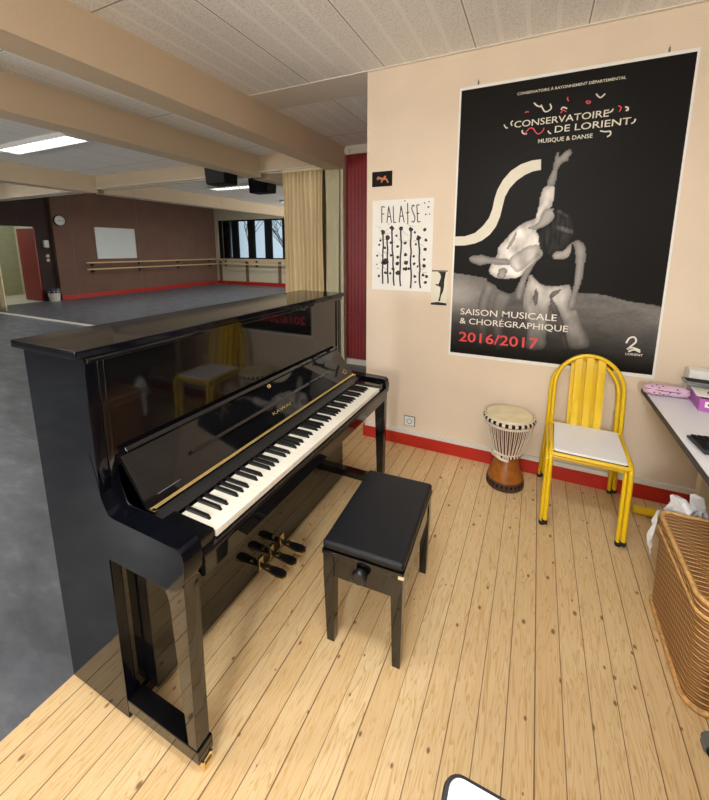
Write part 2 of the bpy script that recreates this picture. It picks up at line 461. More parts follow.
S_RIBBON = [(0.504, 1.279), (0.454, 1.277), (0.394, 1.26), (0.338, 1.226), (0.295, 1.175), (0.265, 1.116), (0.251, 1.062), (0.242, 1.0), (0.224, 0.944), (0.189, 0.894), (0.14, 0.85), (0.077, 0.829), (0.001, 0.828), (0.001, 0.768), (0.08, 0.769), (0.144, 0.782), (0.188, 0.801), (0.236, 0.839), (0.27, 0.889), (0.291, 0.948), (0.302, 1.01), (0.313, 1.071), (0.339, 1.124), (0.377, 1.166), (0.421, 1.196), (0.465, 1.213), (0.508, 1.218)]
ART = [('leg', [(0.228, 0.536), (0.287, 0.511), (0.282, 0.478), (0.261, 0.41), (0.252, 0.341), (0.249, 0.286), (0.254, 0.19), (0.24, 0.104), (0.188, 0.07), (0.224, 0.145), (0.196, 0.184), (0.191, 0.268), (0.18, 0.35), (0.195, 0.433), (0.223, 0.515)]), ('leg', [(0.307, 0.479), (0.402, 0.451), (0.375, 0.39), (0.355, 0.322), (0.347, 0.253), (0.358, 0.172), (0.369, 0.091), (0.32, 0.071), (0.303, 0.139), (0.293, 0.193), (0.275, 0.275), (0.277, 0.356), (0.286, 0.424)]), ('pants', [(0.492, 0.603), (0.555, 0.529), (0.613, 0.513), (0.69, 0.525), (0.71, 0.548), (0.729, 0.512), (0.733, 0.462), (0.721, 0.412), (0.735, 0.375), (0.768, 0.378), (0.788, 0.329), (0.81, 0.268), (0.846, 0.221), (0.863, 0.148), (0.746, 0.121), (0.725, 0.235), (0.671, 0.358), (0.633, 0.406), (0.616, 0.405), (0.617, 0.328), (0.613, 0.224), (0.623, 0.107), (0.493, 0.091), (0.509, 0.214), (0.477, 0.318), (0.464, 0.422), (0.48, 0.526)]), ('fold', [(0.61, 0.481), (0.637, 0.432), (0.669, 0.383), (0.71, 0.285), (0.735, 0.185), (0.757, 0.122), (0.719, 0.118), (0.679, 0.256), (0.63, 0.381)]), ('fold', [(0.533, 0.515), (0.555, 0.453), (0.544, 0.375), (0.519, 0.425)]), ('fold', [(0.616, 0.481), (0.691, 0.51), (0.651, 0.464), (0.622, 0.437)]), ('shorts', [(0.24, 0.589), (0.291, 0.551), (0.364, 0.56), (0.435, 0.576), (0.432, 0.537), (0.402, 0.451), (0.307, 0.479), (0.287, 0.511), (0.228, 0.536)]), ('skin', [(0.548, 0.704), (0.513, 0.641), (0.482, 0.577), (0.468, 0.525), (0.461, 0.461), (0.446, 0.421), (0.428, 0.426), (0.417, 0.458), (0.428, 0.511), (0.442, 0.563), (0.461, 0.627), (0.498, 0.678), (0.53, 0.716)]), ('skin', [(0.715, 0.795), (0.746, 0.8), (0.78, 0.771), (0.789, 0.73), (0.788, 0.647), (0.783, 0.563), (0.772, 0.514), (0.76, 0.464), (0.763, 0.427), (0.755, 0.395), (0.735, 0.375), (0.72, 0.399), (0.72, 0.424), (0.733, 0.469), (0.743, 0.537), (0.742, 0.61), (0.738, 0.694)]), ('skin2', [(0.609, 0.704), (0.618, 0.729), (0.672, 0.741), (0.701, 0.777), (0.715, 0.795), (0.728, 0.765), (0.708, 0.693), (0.666, 0.683), (0.628, 0.68)]), ('top', [(0.532, 0.685), (0.576, 0.704), (0.616, 0.686), (0.666, 0.681), (0.707, 0.705), (0.708, 0.789), (0.726, 0.765), (0.741, 0.682), (0.744, 0.586), (0.732, 0.536), (0.69, 0.528), (0.613, 0.513), (0.555, 0.529), (0.518, 0.566), (0.492, 0.603)]), ('skin', [(0.576, 1.258), (0.583, 1.297), (0.587, 1.313), (0.595, 1.31), (0.597, 1.284), (0.61, 1.291), (0.634, 1.318), (0.657, 1.322), (0.664, 1.311), (0.666, 1.295), (0.645, 1.269), (0.654, 1.266), (0.649, 1.258), (0.624, 1.252), (0.612, 1.238), (0.6, 1.222), (0.599, 1.194), (0.595, 1.154), (0.59, 1.118), (0.543, 1.125), (0.555, 1.174), (0.576, 1.218)]), ('shirt', [(0.497, 0.93), (0.528, 0.959), (0.542, 0.923), (0.534, 0.887), (0.502, 0.863), (0.527, 0.826), (0.548, 0.777), (0.563, 0.728), (0.549, 0.691), (0.505, 0.666), (0.462, 0.615), (0.436, 0.563), (0.297, 0.551), (0.238, 0.596), (0.254, 0.642), (0.298, 0.727), (0.285, 0.746), (0.33, 0.803), (0.38, 0.865), (0.43, 0.907)]), ('shirt', [(0.532, 1.126), (0.592, 1.12), (0.591, 1.08), (0.586, 0.992), (0.548, 0.988), (0.529, 0.953), (0.497, 0.924), (0.512, 0.995), (0.515, 1.054)]), ('skin', [(0.107, 0.683), (0.122, 0.699), (0.148, 0.702), (0.199, 0.709), (0.232, 0.694), (0.288, 0.688), (0.356, 0.686), (0.373, 0.67), (0.365, 0.64), (0.316, 0.643), (0.228, 0.651), (0.191, 0.637), (0.151, 0.647), (0.124, 0.659)]), ('shirt2', [(0.357, 0.676), (0.396, 0.715), (0.463, 0.765), (0.531, 0.777), (0.546, 0.728), (0.515, 0.679), (0.461, 0.627), (0.422, 0.594), (0.391, 0.613), (0.371, 0.638)]), ('shfold', [(0.296, 0.558), (0.305, 0.624), (0.36, 0.625), (0.346, 0.553)]), ('shfold', [(0.382, 0.84), (0.404, 0.859), (0.38, 0.778), (0.335, 0.727)]), ('skin2', [(0.443, 0.876), (0.511, 0.893), (0.529, 0.947), (0.543, 0.988), (0.586, 0.992), (0.615, 0.974), (0.607, 0.933), (0.577, 0.898), (0.535, 0.875), (0.502, 0.863)]), ('hair', [(0.587, 0.986), (0.635, 0.984), (0.674, 0.971), (0.698, 0.936), (0.702, 0.883), (0.72, 0.859), (0.717, 0.83), (0.703, 0.813), (0.687, 0.753), (0.657, 0.729), (0.623, 0.735), (0.603, 0.71), (0.558, 0.716), (0.532, 0.765), (0.527, 0.802), (0.53, 0.863), (0.567, 0.886), (0.607, 0.933)]), ('hairl', [(0.622, 0.891), (0.666, 0.878), (0.71, 0.86), (0.706, 0.836), (0.663, 0.849), (0.624, 0.861)]), ('hairl', [(0.609, 0.98), (0.647, 0.972), (0.682, 0.936), (0.649, 0.943)])]
ARCS = {'w': [[(0.441, 1.603), (0.459, 1.584), (0.481, 1.575)], [(0.48, 1.586), (0.505, 1.545), (0.536, 1.557), (0.528, 1.585)], [(0.758, 1.603), (0.78, 1.58), (0.802, 1.597)], [(0.589, 1.544), (0.598, 1.556), (0.62, 1.545)], [(0.821, 1.496), (0.84, 1.499), (0.848, 1.513)], [(0.28, 1.501), (0.293, 1.482), (0.304, 1.48)], [(0.33, 1.517), (0.32, 1.507), (0.327, 1.489)], [(0.903, 1.515), (0.918, 1.506), (0.91, 1.494), (0.921, 1.498)], [(0.94, 1.424), (0.953, 1.432), (0.956, 1.447)], [(0.796, 1.405), (0.821, 1.397), (0.845, 1.396), (0.847, 1.378), (0.833, 1.369)], [(0.529, 1.437), (0.536, 1.425), (0.547, 1.418)], [(0.391, 1.456), (0.386, 1.448), (0.398, 1.435), (0.415, 1.433)]], 'r': [[(0.619, 1.609), (0.617, 1.599), (0.624, 1.584)], [(0.722, 1.573), (0.713, 1.569), (0.724, 1.557), (0.735, 1.563), (0.725, 1.572)], [(0.87, 1.525), (0.885, 1.513), (0.878, 1.493)], [(0.395, 1.554), (0.406, 1.558), (0.417, 1.554)], [(0.399, 1.429), (0.424, 1.46), (0.446, 1.46), (0.465, 1.433), (0.482, 1.425), (0.502, 1.44), (0.506, 1.456)], [(0.588, 1.525), (0.599, 1.54), (0.618, 1.529)]]}
LOGO = [[(1.043, 0.199), (1.055, 0.23), (1.078, 0.239), (1.09, 0.216), (1.074, 0.19), (1.052, 0.163), (1.075, 0.175), (1.115, 0.164)], [(1.058, 0.149), (1.086, 0.164), (1.117, 0.152)]]
# ------------------------------------------------------------------ the setting
CZ = 2.724; XL = -11.45; XR = 2.75; YB = -6.3; YM = 1.694
B = lambda *a, **k: MB().box(*a, **k)
struct('floor', B(-.22, XR, YB, .3, -.1, 0, M['floor']))
fl2 = MB().box(XL-.1, -.22, YB, 1.76, -.1, 0, M['vinyl']); fl2.box(-.22, 1.2, .3, 1.76, -.1, 0, M['vinyl'])
struct('floor_dance', fl2)
CH = 3.2
cg = MB().box(-6.0, XR+.1, YB-.2, 1.9, CZ, CZ+.1, M['ceil']); cg.box(XL-.2, -6.0, YB-.2, 1.9, CH, CH+.1, M['ceil'])
struct('ceiling', cg)
# poster wall (a thick stub that ends at x = 0) with its skirting
struct('wall_back', B(0, XR, 0, .3, 0, CZ, M['wall']))
sk = MB().box(-.018, XR, -.018, 0, 0, .094, M['red'], bev=.003); sk.box(-.018, 0, 0, .3, 0, .094, M['red'], bev=.003)
struct('baseboard_back', sk)
sk = MB().box(0.0, XR, -.022, 0, .096, .128, M['white_trim'], bev=.004)
struct('trim_1', sk)
struct('trim_2', B(-1.044, XR, -.02, .32, CZ-.006, CZ, M['lintel']))          # flush painted band in the ceiling
# beams
for i, (a, b) in enumerate(((-1.264, -1.044), (-2.52, -2.30), (-6.12, -5.87))):
    struct('trim_%d' % (3+i), B(a, b, YB, 1.64, 2.456, CZ if i < 2 else CH, M['beam'], bev=.004))
# mirror-side wall, lintel above the mirrors, red ribbed panel wall
struct('wall_far', B(XL-.2, -1.04, 1.70, 1.8, 0, CH, M['cream']))
struct('trim_7', B(XL, -1.04, 1.62, 1.70, 2.53, CH, M['beam']))
rb = MB()
pr = []
N = 46
for i in range(N):
    x = -1.04+i*2.24/N; w = 2.24/N
    pr += [(x, 1.692), (x+w*.35, 1.692), (x+w*.5, 1.698), (x+w*.85, 1.698)]
pr += [(1.2, 1.692), (1.2, 1.8), (-1.04, 1.8)]
for z0, z1 in ((.075, .685), (.691, 1.95), (1.956, 2.625)):
    rb.prism(pr, 'z', z0, z1, M['red_rib'])
rb.box(-1.04, 1.2, 1.71, 1.8, .07, 2.63, M['red_door'] if 'red_door' in M else M['red_dark'])
struct('wall_recess', rb, smooth=False)
struct('trim_8', B(-1.04, 1.2, 1.67, 1.8, 2.63, CZ, M['lintel']))
struct('baseboard_recess', B(-1.04, 1.2, 1.675, 1.8, 0, .072, M['white_trim'], bev=.004))
struct('trim_9', B(-1.082, -1.042, 1.615, 1.70, 0, 2.53, M['cream'], bev=.003))
struct('wall_recess_side', B(1.2, 1.3, .3, 1.8, 0, CZ, M['wall']))
struct('trim_10', B(-11.3, -1.084, 1.676, 1.70, 0, .03, M['white_trim']))     # strip under the mirrors
# left wall of the dance hall, with the doorway and its corridor
lw = MB()
lw.box(XL-.1, XL, YB, -.25, 0, CH, M['brown'])
struct('wall_left', lw)
struct('trim_11', B(XL, XL+.05, -.83, -.25, 0, CH, M['brown'], bev=.004))
lw = MB()
lw.box(XL-.2, XL-.1, -.25, .12, 0, CH, M['dark_brown']); lw.box(XL-.2, XL-.1, .12, 1.1, 2.08, CH, M['dark_brown'])
lw.box(XL-.2, XL-.1, 1.1, 1.8, 0, CH, M['dark_brown'])
struct('wall_doorway', lw)
sk = MB().box(XL, XL+.018, YB, -.83, 0, .12, M['red'], bev=.003); sk.box(XL+.05, XL+.068, -.83, -.25, 0, .12, M['red'], bev=.003)
struct('baseboard_left', sk)
struct('floor_corridor', B(-14.2, XL-.1, -.6, 2.4, -.1, 0.0, M['cream']))
cw = MB(); cw.box(-14.2, -14.1, -.6, 2.4, 0, CZ, M['pale_green']); cw.box(-14.2, XL-.2, 2.3, 2.4, 0, CZ, M['cream'])
cw.box(-14.2, XL-.2, -.6, -.5, 0, CZ, M['cream'])
struct('wall_corridor', cw)
dr = struct('door_1', B(-12.43, -11.56, .125, .165, .01, 2.04, M['red_dark'], bev=.003))
struct('door_handle', MB().tube([(-12.34, .165, 1.02), (-12.34, .20, 1.02), (-12.24, .20, 1.02)], .009, M['chrome']), parent=dr)
d2 = struct('door_2', B(-14.1, -14.06, .55, 1.45, 0, 2.04, M['cream'], bev=.003))
struct('door_handle', MB().tube([(-14.06, .65, 1.02), (-14.02, .65, 1.02), (-14.02, .75, 1.02)], .009, M['chrome']), parent=d2)
# window wall behind the camera
WX = [(-11.1+i*.86, -11.1+i*.86+.56) for i in range(9)]
fw_ = MB(); ZS, ZT = 1.08, 2.66
fw_.box(XL-.1, XR+.1, YB-.15, YB, 0, ZS, M['cream']); fw_.box(XL-.1, XR+.1, YB-.15, YB, ZT, CZ, M['cream']); fw_.box(XL-.1, -6.0, YB-.15, YB, CZ, CH, M['cream'])
fw_.box(XL-.1, WX[0][0]-.2, YB-.15, YB, ZS, ZT, M['cream']); fw_.box(WX[-1][1]+.2, XR+.1, YB-.15, YB, ZS, ZT, M['cream'])
struct('wall_front', fw_)
struct('baseboard_front', B(XL, -.3, YB, YB+.018, 0, .14, M['red'], bev=.003))
for i, (a, b) in enumerate(WX):
    f = MB(); f.box(a-.15, a, YB-.14, YB-.02, ZS, ZT, M['matte_black']); f.box(b, b+.15, YB-.14, YB-.02, ZS, ZT, M['matte_black'])
    f.box(a, b, YB-.14, YB-.02, ZS, ZS+.05, M['matte_black']); f.box(a, b, YB-.14, YB-.02, ZT-.05, ZT, M['matte_black'])
    w = struct('window_%d' % (i+1), f)
    struct('window_pane', B(a, b, YB-.09, YB-.085, ZS+.05, ZT-.05, M['glass']), parent=w)
struct('wall_right', B(XR, XR+.1, YB, .3, 0, CZ, M['brown']))
struct('ground', B(-40, 30, -40, YB-.16, -1.2, -1.0, M['ground']))
# bare trees outside, seen through the windows in the mirror
def bare_tree(x, y, h, seed, label):
    rnd = random.Random(seed); mb = MB()
    def br(p, d, L, r, lev):
        q = p+d*L; mb.tube([p, (p+q)/2+Vector((rnd.uniform(-.05, .05)*L, 0, 0)), q], [r, r*.8, r*.6], M['bark'], n=4)
        if lev == 0: return
        for k in range(3):
            nd = (d+Vector((rnd.uniform(-.8, .8), rnd.uniform(-.5, .5), rnd.uniform(-.1, .6)))).normalized()
            br(p+d*L*rnd.uniform(.55, 1), nd, L*.68, r*.55, lev-1)
    br(Vector((x, y, -1.0)), Vector((0, 0, 1)), h*.36, .07, 5)
    tag(mb.obj('bare_tree', org=(x, y, -1.0)), label, 'tree', 'bare trees outside the windows')
bare_tree(-10.0, -9.5, 6.5, 3, 'bare winter tree seen through the dance hall windows, nearest the corner')
bare_tree(-14.5, -12, 7.5, 5, 'tall bare winter tree farthest from the hall windows')
bare_tree(-7.6, -10.5, 6.0, 9, 'bare winter tree outside, behind the middle windows')

# mirror panels
for i, (a, b) in enumerate(((-3.1, -1.20), (-5.0, -3.1), (-6.9, -5.0), (-8.8, -6.9), (-11.2, -8.8))):
    lab = ['tall wall mirror panel partly behind the cream curtain', 'tall wall mirror panel behind the hanging loudspeaker, left of the curtained one',
           'middle panel of the tall wall mirrors', 'tall wall mirror panel reflecting the whiteboard, second from the far left curtain',
           'far left wall mirror panel reflecting the red door'][i]
    o = MB().box(a+.0015, b-.0015, YM, YM+.006, .032, 2.505, M['mirror']).obj('mirror_panel', org=((a+b)/2, YM, .032))
    tag(o, lab, 'mirror', 'mirror panels on the dance hall wall')

# curtains on their rail
tag(MB().tube([(-11.3, 1.585, 2.515), (-1.09, 1.585, 2.515)], .010, M['white_trim'], n=10).obj('curtain_rail', org=(-6, 1.585, 2.515)),
    'thin white curtain rail running along the top of the mirrors', 'curtain rail')
def curtain(name, x0, x1, y, z0, z1, amp, folds, m, label, cat='curtain', seed=1, rings=True):
    rnd = random.Random(seed); ph = [rnd.uniform(-.5, .5) for _ in range(40)]
    def fn(u, v):
        x = x0+(x1-x0)*u; k = u*folds
        a = amp*(.55+.45*v)
        yy = y+a*math.sin(2*PI*k+.9*math.sin(1.7*k+ph[3]*6))+.18*a*math.sin(2*PI*k*.37+v*1.5)
        return (x+.01*math.sin(6*v+k), yy, z1+(z0-z1)*v)
    t = thing(name, label, cat, ((x0+x1)/2, y, z0))
    mb = MB().grid(fn, int(folds*26), 14, m)
    o = mb.obj('fabric', parent=t, org=((x0+x1)/2, y, z0), angle=180)
    sm = o.modifiers.new('thick', 'SOLIDIFY'); sm.thickness = .003
    hd = MB().box(x0, x1, y-amp*.5, y+amp*.5, z1-.004, z1+.03, m, bev=.006)
    hd.obj('heading_tape', parent=t, org=((x0+x1)/2, y, z0))
    return t
curtain('curtain', -1.90, -1.305, 1.585, .02, 2.47, .036, 9.5, M['curtain'], 'cream gathered curtain hanging in folds at the right end of the mirrors')
curtain('curtain', -1.28, -1.09, 1.60, .02, 2.48, .006, 1.5, M['lining'], 'pale flat curtain panel between the gathered cream curtain and the red ribbed wall', seed=4)
curtain('curtain', -11.25, -10.15, 1.56, .02, 2.47, .035, 12, M['curtain'], 'cream curtain at the far left end of the mirrors', seed=8)

# hanging loudspeaker in front of the mirrors
sp = thing('loudspeaker', 'black loudspeaker hanging in front of the mirrors beside the ceiling beam', 'speaker', (-2.66, 1.29, 2.325), 0)
c = MB(); c.prism([(-.10, 0.0), (.10, .0), (.12, .235), (-.12, .235)], 'x', -.168, .168, M['matte_black'], bev=.006); c.obj('cabinet', parent=sp)
g = MB(); g.box(-.155, .155, -.125, -.117, .02, .215, M['black_satin'], bev=.003, mtx=Matrix.Rotation(.085, 4, 'X')); g.obj('grille', parent=sp)
g = MB(); g.box(-.02, .02, .05, .10, .235, .399, M['black_satin']); g.box(-.07, .07, .02, .12, .20, .25, M['black_satin'], bev=.003); g.obj('mounting_bracket', parent=sp)
g = MB(); g.tube([(.1, .08, .2), (.16, .12, .26), (.22, .13, .2), (.26, .2, .24), (.26, .3, .26)], .004, M['matte_black'], n=6); g.obj('cable', parent=sp)
g = MB(); g.lathe([(0, 0), (.012, 0), (.012, .004), (0, .004)], (0, 0, 0), M['chrome'], n=12); g.xf(Matrix.Translation((-.10, -.112, .05)) @ Matrix.Rotation(PI/2+.085, 4, 'X')); g.obj('badge', parent=sp)

# small white detector above the red wall
dt = thing('motion_detector', 'small white motion detector above the red ribbed wall', 'detector', (-1.0, 1.67, 2.66))
g = MB(); g.box(-.03, .03, -.012, 0, -.035, .04, M['white_trim'], bev=.004); g.obj('base', parent=dt)
g = MB(); g.lathe([(0, -.045), (.02, -.04), (.034, -.02), (.038, 0), (.032, .024), (0, .03)], (0, -.035, 0), M['white_trim'], n=20); g.obj('lens', parent=dt)

# fluorescent ceiling lights
def lamp(x, y, label, group, dm='lamp_on'):
    t = thing('ceiling_light', label, 'light', (x, y, (CZ if x > -6 else CH)-.045), 0, group)
    f = MB(); f.box(-.735, .735, -.13, -.115, 0, .045, M['lamp_frame']); f.box(-.735, .735, .115, .13, 0, .045, M['lamp_frame'])
    f.box(-.735, -.72, -.115, .115, 0, .045, M['lamp_frame']); f.box(.72, .735, -.115, .115, 0, .045, M['lamp_frame'])
    for k in range(1, 16): f.box(-.72+k*.09-.0015, -.72+k*.09+.0015, -.115, .115, -.001, .012, M['lamp_frame'])
    f.box(-.72, .72, -.002, .002, -.001, .012, M['lamp_frame'])
    f.obj('frame', parent=t)
    MB().box(-.72, .72, -.115, .115, .013, .04, M[dm]).obj('diffuser', parent=t)
lamp(-4.2, .03, 'lit fluorescent ceiling light in the dance hall, between the second and third beams', 'dance hall ceiling lights')
for x, y, l in ((-8.0, .03, 'lit fluorescent ceiling light near the whiteboard end, closest to the mirrors'), (-4.2, -2.3, 'lit fluorescent ceiling light in the middle of the dance hall'),
             (-8.0, -2.3, 'lit fluorescent ceiling light in the middle row near the whiteboard'), (-4.2, -4.6, 'lit fluorescent ceiling light near the windows, piano side'),
             (-8.0, -4.6, 'lit fluorescent ceiling light near the windows, whiteboard side')):
    lamp(x, y, l, 'dance hall ceiling lights', 'lamp_on3' if x < -6 else 'lamp_on')
lamp(.85, -2.1, 'lit fluorescent ceiling light over the piano stool', 'piano corner ceiling lights', 'lamp_on2')
lamp(.85, -4.6, 'lit fluorescent ceiling light behind the photographer', 'piano corner ceiling lights', 'lamp_on2')

# dance hall fittings, seen in the mirrors
ck = thing('wall_clock', 'round white wall clock with black rim on the brown pier', 'clock', (XL+.05, -.43, 2.28), PI/2)
def disc(mb, r0, d0, d1, m, n=36):
    mb.lathe([(0, d0), (r0, d0), (r0, d1), (0, d1)], (0, 0, 0), m, n=n)
RX = Matrix.Rotation(PI/2, 4, 'X')
g = MB(); g.lathe([(.0, 0), (.15, 0), (.16, .012), (.155, .04), (.138, .045), (.138, .03)], (0, 0, 0), M['matte_black'], n=40); g.xf(RX); g.obj('rim', parent=ck)
g = MB(); disc(g, .139, .02, .031, M['paper']); g.xf(RX); g.obj('dial', parent=ck)
for k in range(12):
    a = k*PI/6; MB().box(-.004, .004, -.033, -.032, .105, .13, M['ink_black'], mtx=Matrix.Rotation(a, 4, 'Y')).obj('hour_mark', parent=ck)
for ang, L, w in ((1.9, .07, .006), (4.6, .11, .004)):
    MB().box(-w, w, -.036, -.034, -.015, L, M['ink_black'], mtx=Matrix.Rotation(ang, 4, 'Y')).obj('hand', parent=ck)
wb = thing('whiteboard', 'plain white board on the brown wall above the barres', 'whiteboard', (XL, -2.04, 1.66), PI/2)
MB().box(-.635, .635, -.018, 0, -.475, .475, M['wb'], bev=.004).obj('panel', parent=wb)
f = MB(); f.box(-.65, .65, -.024, 0, .475, .49, M['lamp_frame']); f.box(-.65, .65, -.024, 0, -.49, -.475, M['lamp_frame'])
f.box(-.65, -.635, -.024, 0, -.475, .475, M['lamp_frame']); f.box(.635, .65, -.024, 0, -.475, .475, M['lamp_frame']); f.obj('frame', parent=wb)
def barre(p0, p1, z, off, nb, label):
    p0 = Vector(p0); p1 = Vector(p1); d = (p1-p0); n = Vector(off)
    t = thing('ballet_barre', label, 'ballet barre', tuple((p0+p1)/2+Vector((0, 0, z))), 0, 'ballet barres')
    o = (p0+p1)/2+Vector((0, 0, z))
    g = MB(); g.tube([p0+n-Vector((0, 0, 0))+Vector((0, 0, z)), p1+n+Vector((0, 0, z))], .022, M['barre'], n=12); g.obj('rail', parent=t, org=o)
    for k in range(nb):
        q = p0+d*((k+.15)/(nb-.7)) + Vector((0, 0, z))
        g = MB(); g.tube([q+Vector((0, 0, -.07)), q+n*.5+Vector((0, 0, -.075)), q+n+Vector((0, 0, -.03))], .010, M['matte_black'], n=8)
        g.box(q.x-.02, q.x+.02, q.y-.02, q.y+.02, q.z-.11, q.z-.03, M['matte_black'])
        g.obj('bracket', parent=t, org=o)
barre((XL+.02, -.95, 0), (XL+.02, YB+.2, 0), 1.06, (.17, 0, 0), 4, 'upper pale wooden ballet barre on the brown wall')
barre((XL+.02, -.95, 0), (XL+.02, YB+.2, 0), .86, (.17, 0, 0), 4, 'lower pale wooden ballet barre on the brown wall')
barre((XL+.3, YB+.02, 0), (-4, YB+.02, 0), 1.04, (0, .17, 0), 5, 'upper pale wooden ballet barre under the windows')
barre((XL+.3, YB+.02, 0), (-4, YB+.02, 0), .86, (0, .17, 0), 5, 'lower pale wooden ballet barre under the windows')
for i, x in enumerate((-11.2, -9.75, -8.1, -6.5)):
    tag(B(x-.06, x+.06, YB, YB+.05, .14, .98, M['brown']).obj('barre_post', org=(x, YB, .14)), ['brown wall post under the windows at the corner', 'second brown wall post from the corner under the windows',
        'third brown wall post from the corner under the windows', 'brown wall post under the windows farthest from the corner'][i], 'post', 'brown posts behind the window barre')
bn = thing('waste_bin', 'white waste bin with dark bag standing by the red door', 'bin', (-11.33, -.03, 0))
MB().lathe([(0, 0), (.12, 0), (.15, .3), (.14, .3), (.11, .01), (0, .01)], (0, 0, 0), M['bin_white'], n=28).obj('bucket', parent=bn)
g = MB(); rnd = random.Random(2)
g.grid(lambda u, v: ((.155-.03*v)*math.cos(2*PI*u)*(1+.06*math.sin(11*2*PI*u)), (.155-.03*v)*math.sin(2*PI*u)*(1+.06*math.sin(9*2*PI*u)), .24+.13*math.sin(v*2.6)), 44, 6, M['bin_bag'])
g.obj('bin_liner', parent=bn)
ds = thing('hand_dispenser', 'small white dispenser on the dark wall beside the red door', 'dispenser', (XL-.1, -.07, 1.52), PI/2)
MB().box(-.06, .06, -.1, 0, 0, .2, M['white_trim'], bev=.012).obj('case', parent=ds); MB().box(-.02, .02, -.105, -.03, -.025, 0, M['grey_plastic'], bev=.004).obj('spout', parent=ds)
for z, l in ((1.28, 'upper small pale light switch below the white dispenser'), (1.16, 'lower small pale light switch below the white dispenser')):
    s_ = thing('light_switch', l, 'switch', (XL-.1, -.10, z), PI/2, 'light switches by the red door')
    MB().box(-.04, .04, -.01, 0, -.04, .04, M['cream'], bev=.003).obj('plate', parent=s_); MB().box(-.018, .018, -.016, -.009, -.018, .018, M['white_trim'], bev=.002).obj('rocker', parent=s_)
# ------------------------------------------------------------------ upright piano (keys face +x)
PO = (.10, -1.32, 0)
pn = thing('upright_piano', 'glossy black upright piano standing between the wooden floor and the dance floor', 'piano', PO)
K = M['black']
def pp(name, mb, parent=None, **k): return mb.obj(name, parent=parent or pn, org=PO if parent is None else None, **k)
Y0, Y1 = -2.061, -.58
for ya, yb in ((Y0, Y0+.032), (Y1-.032, Y1)):
    pp('side_panel', MB().prism([(-.218, .004), (.088, .004), (.088, .60), (.084, 1.2145), (-.218, 1.2145)], 'y', ya, yb, M['black_side'], bev=.004))
pp('lid', MB().box(-.225, .101, -2.086, -.562, 1.215, 1.239, M['black_side'], bev=.005))
g = MB().box(.086, .094, -2.056, -.578, 1.198, 1.2145, K, bev=.003); pp('lid_moulding', g)
pp('back_frame', MB().box(-.215, -.19, Y0+.034, Y1-.034, .05, 1.2, M['matte_black']))
pp('upper_panel', MB().box(.04, .078, Y0+.055, Y1-.055, .86, 1.20, K, bev=.002))
for ya, yb in ((Y0+.034, Y0+.053), (Y1-.053, Y1-.034)):
    pp('stile', MB().box(.03, .084, ya, yb, .80, 1.20, K, bev=.003))
# key bed, cheeks (arms), key slip, key blocks
arm = [(.075, .598), (.335, .598), (.372, .606), (.40, .63), (.412, .66), (.415, .70), (.409, .73), (.396, .743), (.30, .744), (.135, .742), (.112, .748), (.10, .765), (.088, .80), (.078, .86), (.06, .93), (.04, .93), (.04, .598)]
for ya, yb in ((Y0-.001, -2.0), (-.635, Y1+.001)):
    pp('arm', MB().prism(arm, 'y', ya, yb, M['black_side'], bev=.004))
pp('key_bed', MB().box(.04, .385, -2.0, -.635, .612, .66, K, bev=.004))
pp('key_slip', MB().prism([(.386, .622), (.40, .61), (.416, .622), (.418, .672), (.412, .686), (.392, .690), (.386, .685)], 'y', -1.999, -.636, K, bev=.002))
YK0 = -1.942; KW = 1.2275/52
for ya, yb in ((-1.999, YK0-.002), (YK0+1.2275+.002, -.636)):
    pp('key_block', MB().prism([(.2, .662), (.40, .662), (.402, .715), (.397, .724), (.2, .728)], 'y', ya, yb, K, bev=.004))
pp('key_frame', MB().box(.21, .388, YK0, YK0+1.2275, .662, .692, M['matte_black']))
# keys: each one a part of its own
wk = None
for i in range(52):
    y = YK0+(i+.5)*KW
    if wk is None:
        wk = MB().box(-.145, .004, -KW/2+.0005, KW/2-.0005, -.021, 0, M['ivory'], bev=.0015).obj('white_key', parent=pn); o = wk
    else:
        o = wk.copy(); COL.objects.link(o)
    o.location = (.400-PO[0], y-PO[1], .715)
bk = None
# far end is the treble from where the player sits at +x looking to -x: bass is at y = YK0
names = ['A', 'B'] + ['C', 'D', 'E', 'F', 'G', 'A', 'B']*7 + ['C']
for i in range(51):
    if names[i] in ('B', 'E'): continue
    y = YK0+(i+1)*KW + {'C': -.0015, 'D': .0015, 'F': -.002, 'G': 0, 'A': .002}[names[i]]
    if bk is None:
        bk = MB().prism([(-.048, 0), (.050, 0), (.040, .0115), (-.048, .0125)], 'y', -.0052, .0052, M['ebony'], bev=.0018).obj('black_key', parent=pn); o = bk
    else:
        o = bk.copy(); COL.objects.link(o)
    o.location = (.304-PO[0], y-PO[1], .7152)
# fallboard: tilted board, gold hinge strip, folded music ledge
ca = Vector((.205, 0, .742)); cb = Vector((.092, 0, .893)); dr_ = (cb-ca).normalized(); nr = Vector((-dr_.z, 0, dr_.x))*-1
def fb(t, d):
    q = ca+(cb-ca)*t+nr*d; return (q.x, q.z)
fa, fe = -1.996, -.64
fbd = MB().prism([fb(0, 0), fb(1, 0), fb(1, -.018), fb(0, -.018)], 'y', fa, fe, K, bev=.003); pp('fallboard', fbd)
pp('fallboard_lip', MB().prism([fb(1, .002), (.106, .908), (.094, .916), (.074, .904), fb(1, -.018)], 'y', fa+.012, fe-.012, K, bev=.003))
pp('name_board', MB().prism([(.205, .738), (.206, .720), (.246, .718), (.248, .724), (.225, .733)], 'y', -1.998, -.637, M['black_satin'], bev=.001))
pp('gold_strip', MB().prism([fb(.015, .0005), fb(.065, .0005), fb(.065, .004), fb(.015, .004)], 'y', fa+.004, fe-.004, M['brass_dull']))
